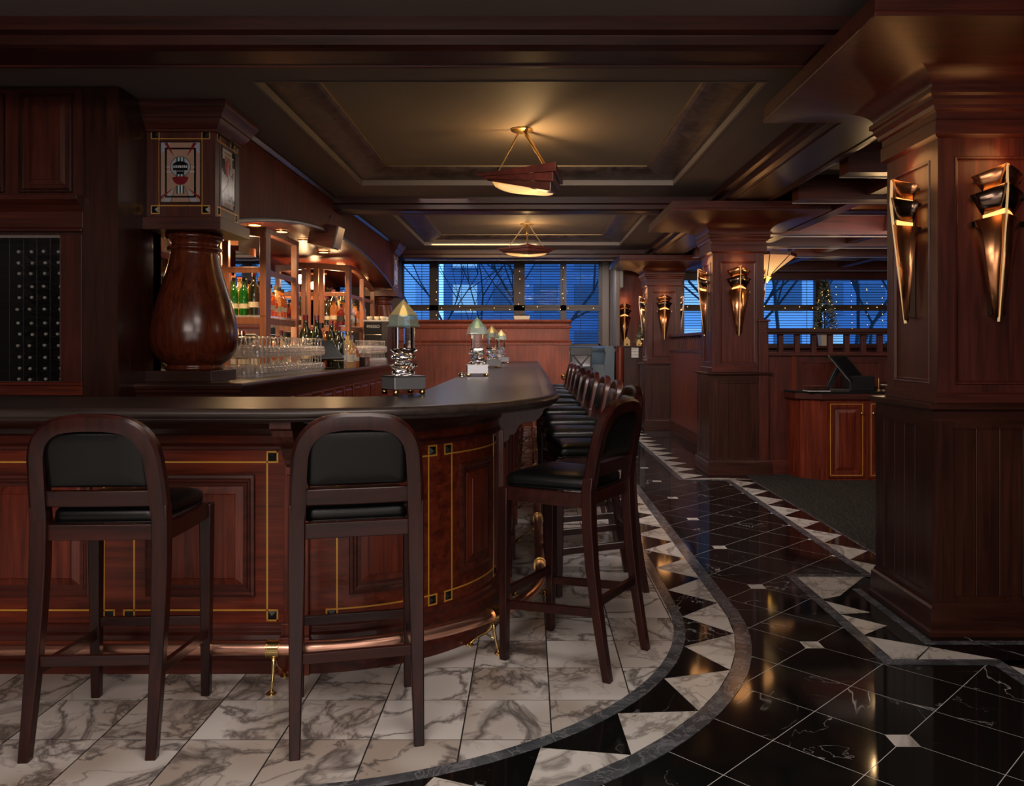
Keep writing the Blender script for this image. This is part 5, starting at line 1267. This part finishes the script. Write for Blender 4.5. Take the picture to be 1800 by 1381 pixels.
def xmas_tree(x, y, z, h, r, label, seed, n=900, pot=True):
    rr = random.Random(seed)
    t = thing('christmas_tree', label, 'tree', (x, y, z))
    if pot:
        b = MB(); b.loops([[(x+a*w, y+c*w, zz) for a, c in ((-1, -1), (1, -1), (1, 1), (-1, 1))] for w, zz in ((.085, z), (.10, z+.19), (.11, z+.19), (.11, z+.215), (.09, z+.215))]); b.build('pot', 'terracotta_white', t, bevel=.003)
        z0 = z+.215
    else: z0 = z
    b = MB(); b.tube([(x, y, z0-.05), (x, y, z0+h*.95)], [.015, .004], 6); b.build('trunk', 'bark', t)
    for nme, mt, q in (('needles', 'foliage', n), ('frosted_needles', 'foliage_pale', n//2)):
        b = MB()
        for k in range(q):
            u = rr.random()**.8; a = rr.uniform(0, 2*PI); R_ = r*(1-u)**.7*rr.uniform(.55, 1.08)+.01; zz = z0+.02+u*h
            p = Vector((x+R_*math.cos(a), y+R_*math.sin(a), zz)); d = Vector((math.cos(a), math.sin(a), rr.uniform(-.2, .9))).normalized()*rr.uniform(.04, .08)
            sd = d.cross(Vector((0, 0, 1))).normalized()*.010
            i = [b.vert(p-sd-d*.4), b.vert(p+sd-d*.4), b.vert(p+d)]; b.face(i)
            i = [b.vert(p-d*.4+Vector((0, 0, .007))), b.vert(p-d*.4-Vector((0, 0, .007))), b.vert(p+d)]; b.face(i)
        b.build(nme, mt, t, kind='stuff')
    b = MB()
    for k in range(int(42*h)):
        u = rr.random()**.9; a = rr.uniform(0, 2*PI); R_ = r*(1-u)**.7*1.05
        b.lathe([(.001, -.007), (.007, 0), (.001, .007)], x+R_*math.cos(a), y+R_*math.sin(a), 5, z0+.02+u*h)
    b.build('fairy_lights', 'bulb', t, kind='stuff')
    light('POINT', (x, y-r-.25, z0+h*.5), 1.6, WARM, size=.1)  # extra unseen light added in front to brighten the needles
xmas_tree(5.28, 14.45, 1.335, .92, .20, 'slim potted tree with warm fairy lights before the right-hand window', 5)
xmas_tree(2.02, 14.1, 1.335, .42, .16, 'small leafy tree with fairy lights on the far dark cabinet', 9, 500, False)
sl = thing('sill_shelf', 'wooden shelf under the right-hand window, carrying the potted tree', 'shelf', (5.2, 14.6, 1.30))
b = MB(); b.box(2.9, 7.5, 14.25, 14.83, 1.29, 1.333); b.build('board', 'mid_X', sl); b = MB(); b.box(3.0, 7.4, 14.4, 14.8, .5, 1.29); b.build('apron', 'mid_Z', sl)
# fairy light strings
def fairy(pts, label, seed):
    rr = random.Random(seed); t = thing('light_string', label, 'string lights', pts[0], group='strings of warm lights on the window frames')
    b = MB(); b.tube(pts, .002, 4); b.build('wire', 'black_plastic', t)
    b = MB(); 
    for p, q in zip(pts, pts[1:]):
        p, q = Vector(p), Vector(q); n = max(1, int((q-p).length/.16))
        for k in range(n):
            c = p.lerp(q, (k+rr.random()*.6)/n); b.lathe([(.001, -.007), (.0065, 0), (.001, .007)], c.x, c.y-.012, 5, c.z+rr.uniform(-.04, .02))
    b.build('bulbs', 'bulb', t, kind='stuff')
fairy([(-2.3+.3*k, WY-.085, 2.03+.025*(k % 2)) for k in range(13)], 'string of warm lights along the middle rail of the left window', 1)
fairy([(-.19, WY-.085, 2.80), (-.17, WY-.085, 2.4), (-.22, WY-.085, 2.0)], 'string of warm lights down the thick window post', 2)
fairy([(.62, WY-.085, 2.8), (.60, WY-.085, 2.4), (.63, WY-.085, 2.0)], 'string of warm lights down the right window post', 3)
fairy([(-1.70, WY-.085, 2.6), (-1.72, WY-.085, 2.0), (-1.7, WY-.085, 1.8)], 'string of warm lights down the left window post', 4)
fairy([(2.75+.3*k, WY-.085, 2.03+.025*(k % 2)) for k in range(16)], 'string of warm lights along the rail of the right-hand window', 6)
for k in range(6): fairy([(5.6+.28*k, WY-.12, 2.5), (5.62+.28*k, WY-.12, 1.5)], 'hanging strand of lights right of the potted tree', 20+k)
fairy([(2.78, WY-.12, 2.5), (2.80, WY-.12, 1.5)], 'hanging strand of lights beside the farthest column', 31)

# ================================================================== RIGHT: SLATTED PARTITION, RAILING WALL, CABINET
sp2 = thing('slatted_partition', 'low planked partition with a spindle rail between the middle and farthest columns', 'partition', (2.25, 11, 0))
XP = 2.25; ya, yb2 = 8.93, 12.9
b = MB(); b.box(XP+.012, XP+.06, ya, yb2, 0, 1.25); b.build('core', 'dark_Z', sp2)
b = MB(); b.box(XP-.02, XP+.09, ya, yb2, 1.235, 1.275); b.build('mid_rail', 'mid_Y', sp2, bevel=.003)
b = MB(); b.box(XP-.03, XP+.10, ya, yb2, 1.47, 1.51); b.build('top_rail', 'mid_Y', sp2, bevel=.004)
b = MB(); b.box(XP-.015, XP+.02, ya, yb2, 0, .16); b.build('skirting', 'mid_Y', sp2, bevel=.003)
n = 32; w_ = (yb2-ya)/n
for k in range(n):
    b = MB(); b.box(XP, XP+.013, ya+w_*k+.003, ya+w_*(k+1)-.003, .15, 1.24); b.build('plank', 'red_Z', sp2, bevel=.002)
for k in range(26):
    y = ya+.08+(yb2-ya-.16)*k/25; b = MB(); b.box(XP+.015, XP+.05, y-.022, y+.022, 1.27, 1.475); b.build('spindle', 'mid_Z', sp2)
rw = thing('railing_wall', 'half-height panelled wall with a balustrade, right of the middle column', 'railing', (4.5, 8.35, 0))
RY = 8.34
b = MB(); b.box(2.44, 7.6, RY, RY+.12, 0, 1.235); b.build('body', 'mid_Z', rw)
b = MB(); b.box(2.44, 7.6, RY-.02, RY, 0, .15); b.build('skirting', 'mid_X', rw, bevel=.003)
b = MB(); b.box(2.42, 7.6, RY-.03, RY+.15, 1.225, 1.26); b.build('lower_rail', 'mid_X', rw, bevel=.003)
b = MB(); b.box(2.42, 7.6, RY-.03, RY+.12, 1.445, 1.465); b.box(2.42, 7.6, RY-.05, RY+.14, 1.465, 1.505); b.build('hand_rail', 'dark_X', rw, bevel=.004)
b = MB(); b.box(2.36, 2.455, RY-.04, RY+.12, 0, 1.575); b.build('newel_post', 'mid_Z', rw, bevel=.004)
b = MB(); b.box(2.345, 2.47, RY-.055, RY+.135, 1.575, 1.60); b.build('newel_cap', 'mid_X', rw, bevel=.004)
x = 2.60
while x < 7.5:
    b = MB(); b.box(x-.024, x+.024, RY+.01, RY+.07, 1.258, 1.447); b.build('baluster', 'mid_Z', rw, bevel=.003); x += .1715
mpr = plane_map((0, RY, 0), (1, 0, 0), (0, -1, 0))
for k in range(8):
    u = 2.80+.46*k; b = MB(); b.panel(mpr, u, u+.36, .9, 1.17, [(0, 0), (.003, .010), (.014, .010), (.02, .002)], 1); b.build('panel', 'mid_Z', rw)
b = MB(); b.sbox(mpr, 2.70, 2.745, 0, .012, .15, 1.225); b.build('batten', 'red_Z', rw)
# low cabinet
lc = thing('service_cabinet', 'low mahogany cabinet with gold-lined doors and a dark stone top against the railing wall', 'cabinet', (3.4, 8.15, 0))
poly = [(2.66, 8.30), (2.72, 8.12), (2.90, 7.96), (5.2, 7.96), (5.2, 8.30)]
b = MB(); b.prism(poly, .0, .80); b.build('carcass', 'red_Z', lc)
pg = [(2.61, 8.30), (2.66, 8.10), (2.87, 7.925), (5.22, 7.925), (5.22, 8.30)]
b = MB(); b.prism(pg, .80, .855); b.build('top_edge', 'mid_X', lc, bevel=.003)
b = MB(); b.prism([(x, y) for x, y in pg], .856, .878); b.build('stone_top', 'black_tile', lc, bevel=.003)
mpc = plane_map((0, 7.96, 0), (1, 0, 0), (0, -1, 0))
for k in range(4):
    u0 = 2.935+.40*k
    b = MB(); b.panel(mpc, u0, u0+.36, .03, .775, [(0, 0), (.002, .018), (.055, .018), (.062, .008), (.075, .008), (.105, .02)], 1); dr = b.build('door', 'red_Z', lc)
    b = MB(); z0, z1, a, c, w = .055, .755, u0+.022, u0+.338, .003
    for q in ((a, c, z0-w, z0+w), (a, c, z1-w, z1+w), (a-w, a+w, z0, z1), (c-w, c+w, z0, z1)): b.sbox(mpc, q[0], q[1], .017, .0195, q[2], q[3])
    b.build('inlay_line', 'gold_inlay', dr)
    kx = u0+(.325 if k % 2 == 0 else .035); M = Matrix.Translation((kx, 7.96-.018, .665)) @ Matrix.Rotation(PI/2, 4, 'X')
    b = MB(M); b.lathe([(.001, 0), (.006, 0), (.005, .012), (.014, .02), (.013, .03), (.001, .034)], seg=12); b.build('knob', 'brass', dr, smooth=True)
tl = thing('cash_register', 'large black touch-screen till on the low cabinet', 'till', (3.28, 8.1, .879), local=False)
def TB(M, *a): b = MB(M); b.box(*a); return b
I = Matrix.Identity(4)
b = MB(); b.box(2.87+.07, 3.16, 7.98, 8.2, .879, .90); b.build('base', 'steel', tl, bevel=.003)
b = MB(); b.box(3.17, 3.42, 8.0, 8.25, .879, 1.03); b.build('printer', 'black_plastic', tl, bevel=.008)
b = MB(); b.bar((3.0, 8.12, .90), (3.10, 8.12, 1.10), .06, .05, (0, 1, 0)); b.build('stand', 'black_plastic', tl, bevel=.004)
p0, p1 = Vector((2.93+.05, 8.06, 1.235)), Vector((3.17, 8.06, .99))
M = Matrix.Translation((p0+p1)/2+Vector((.08, 0, 0))) @ Matrix.Rotation(math.radians(40), 4, 'Y') @ Matrix.Rotation(math.radians(-18), 4, 'X')
b = MB(M); b.box(-.10, .09, -.16, .16, -.018, .018); b.T = Matrix.Translation((0, 0, 0))
a_ = Vector((.20, 0, -.245)).normalized(); 
b = MB()
q1, q2 = Vector((2.97, 8.0, 1.235)), Vector((3.17, 7.97, .985)); wv = Vector((.22, .16, .0)); nv = (q2-q1).cross(wv).normalized()*.028
b.loops([[tuple(q1), tuple(q1+wv), tuple(q2+wv), tuple(q2)], [tuple(q1-nv), tuple(q1+wv-nv), tuple(q2+wv-nv), tuple(q2-nv)]]); sc1 = b.build('screen_body', 'black_plastic', tl, bevel=.004)
b = MB(); ins = .06
def bl_(u, v): return q1+(q2-q1)*u+wv*v
b.loops([[tuple(bl_(u, v)+nv*.0) for u, v in ((ins, ins), (ins, 1-ins), (1-ins, 1-ins), (1-ins, ins))], [tuple(bl_(u, v)+nv*.06) for u, v in ((ins, ins), (ins, 1-ins), (1-ins, 1-ins), (1-ins, ins))]]); b.build('display', 'screen', sc1)
b = MB(); e = (q2-q1); b.tube([tuple(q1-nv*.5), tuple(q2-nv*.5)], .006, 6); b.build('bezel', 'steel', sc1)
for i, (x, y, w1, w2, lab, mt) in enumerate(((2.84, 8.0, .11, .08, 'small stack of white papers at the left end of the low cabinet', 'paper'), (3.63, 8.1, .09, .07, 'short stack of pale folders at the right of the till', 'paper'))):
    t = thing('paper_stack', lab, 'papers', (x, y, .879))
    for k in range(2 if i == 0 else 4): b = MB(); b.box(x-w1+.004*k, x+w1, y-w2, y+w2, .8795+.012*k*(1 if i == 0 else 2.2), .8795+.012*k*(1 if i == 0 else 2.2)+.008); b.build('sheet', mt if k % 2 == 0 else 'black_plastic', t)
bs = thing('bill_spike', 'small brass bill spike on the low cabinet', 'bill spike', (3.50, 8.1, .879))
b = MB(); b.lathe([(.035, 0), (.035, .006), (.01, .02), (.004, .03), (.003, .12), (.001, .125)], 3.50, 8.1, 12, .879); b.build('spike', 'brass_dull', bs, smooth='auto')

# ================================================================== OUTSIDE
st = struct('trim_3', 'dusky street outside'); b = MB(); b.box(-60, 80, 16.5, 120, -4.2, -4); b.build('street_surface', 'street', st)
def building(x0, x1, y, z1, mat, label, seed, fw=3.0, fh=3.4):
    rr = random.Random(seed); t = thing('building', label, 'building', ((x0+x1)/2, y, -4))
    b = MB(); b.box(x0, x1, y, y+10, -4, z1); b.build('wall', mat, t)
    b = MB(); b.box(x0-.2, x1+.2, y-.25, y, z1-.5, z1); b.build('cornice', mat, t)
    x = x0+.7
    while x < x1-fw*.7:
        z = -3
        while z < z1-3:
            b = MB(); b.box(x, x+fw*.6, y-.06, y+.02, z, z+fh*.62); w = b.build('window', 'lit_window' if rr.random() < .28 else 'facade_glass', t)
            b = MB(); b.box(x-.1, x+fw*.6+.1, y-.14, y-.06, z-.16, z); b.build('sill', mat, t)
            z += fh
        x += fw
building(-22, -6.5, 46, 15, 'facade_light', 'pale stone building across the street at the left of the window', 1)
building(-6.4, 5.9, 60, 22, 'facade_dark', 'darker tall building across the street, middle of the window', 2)
building(6, 19, 52, 12, 'facade_light', 'pale building across the street behind the bare branches on the right', 3)
building(20, 40, 58, 20, 'facade_dark', 'dark building at the far right across the street', 4)
def bare_tree(x, y, h, label, seed, lean=0, depth=5):
    rr = random.Random(seed); t = thing('bare_tree', label, 'tree', (x, y, -4), group='bare trees outside the windows')
    b = MB(); tr = MB()
    def grow(p, d, l, r, lev):
        pts = [p]; q = p
        for k in range(3):
            d = (d+Vector((rr.uniform(-.18, .18), rr.uniform(-.12, .12), rr.uniform(-.05, .12)))).normalized(); q = q+d*l/3; pts.append(q)
        (tr if lev == 0 else b).tube([tuple(a) for a in pts], [r, r*.9, r*.8, r*.68], 6 if lev < 2 else 4, caps=False)
        if lev >= depth: return
        for k in range(3 if lev < 3 else 2+(rr.random() < .5)):
            sd = Vector((rr.uniform(-1, 1), rr.uniform(-.6, .6), rr.uniform(.0, .7))).normalized()
            grow(pts[-1] if k < 2 else pts[2], (d*.75+sd*.75).normalized(), l*rr.uniform(.62, .82), r*.60, lev+1)
    grow(Vector((x, y, -4)), Vector((lean, 0, 1)).normalized(), h, h*.017, 0)
    tr.build('trunk', 'bark', t, smooth=True); b.build('branches', 'bark', t, kind='stuff')
bare_tree(1.4, 22, 4.6, 'bare tree seen through the middle of the left window', 11, -.25, 7)
bare_tree(-1.9, 25, 4.2, 'bare tree further left behind the thick window post', 12, .2, 7)
bare_tree(7.2, 20.5, 4.8, 'big bare tree seen through the right-hand window', 13, -.15, 7)
bare_tree(10.6, 23, 5.0, 'bare tree at the far right outside', 14, -.3, 7)
bare_tree(4.6, 24, 4.8, 'bare tree seen between the columns', 15, .1, 7)
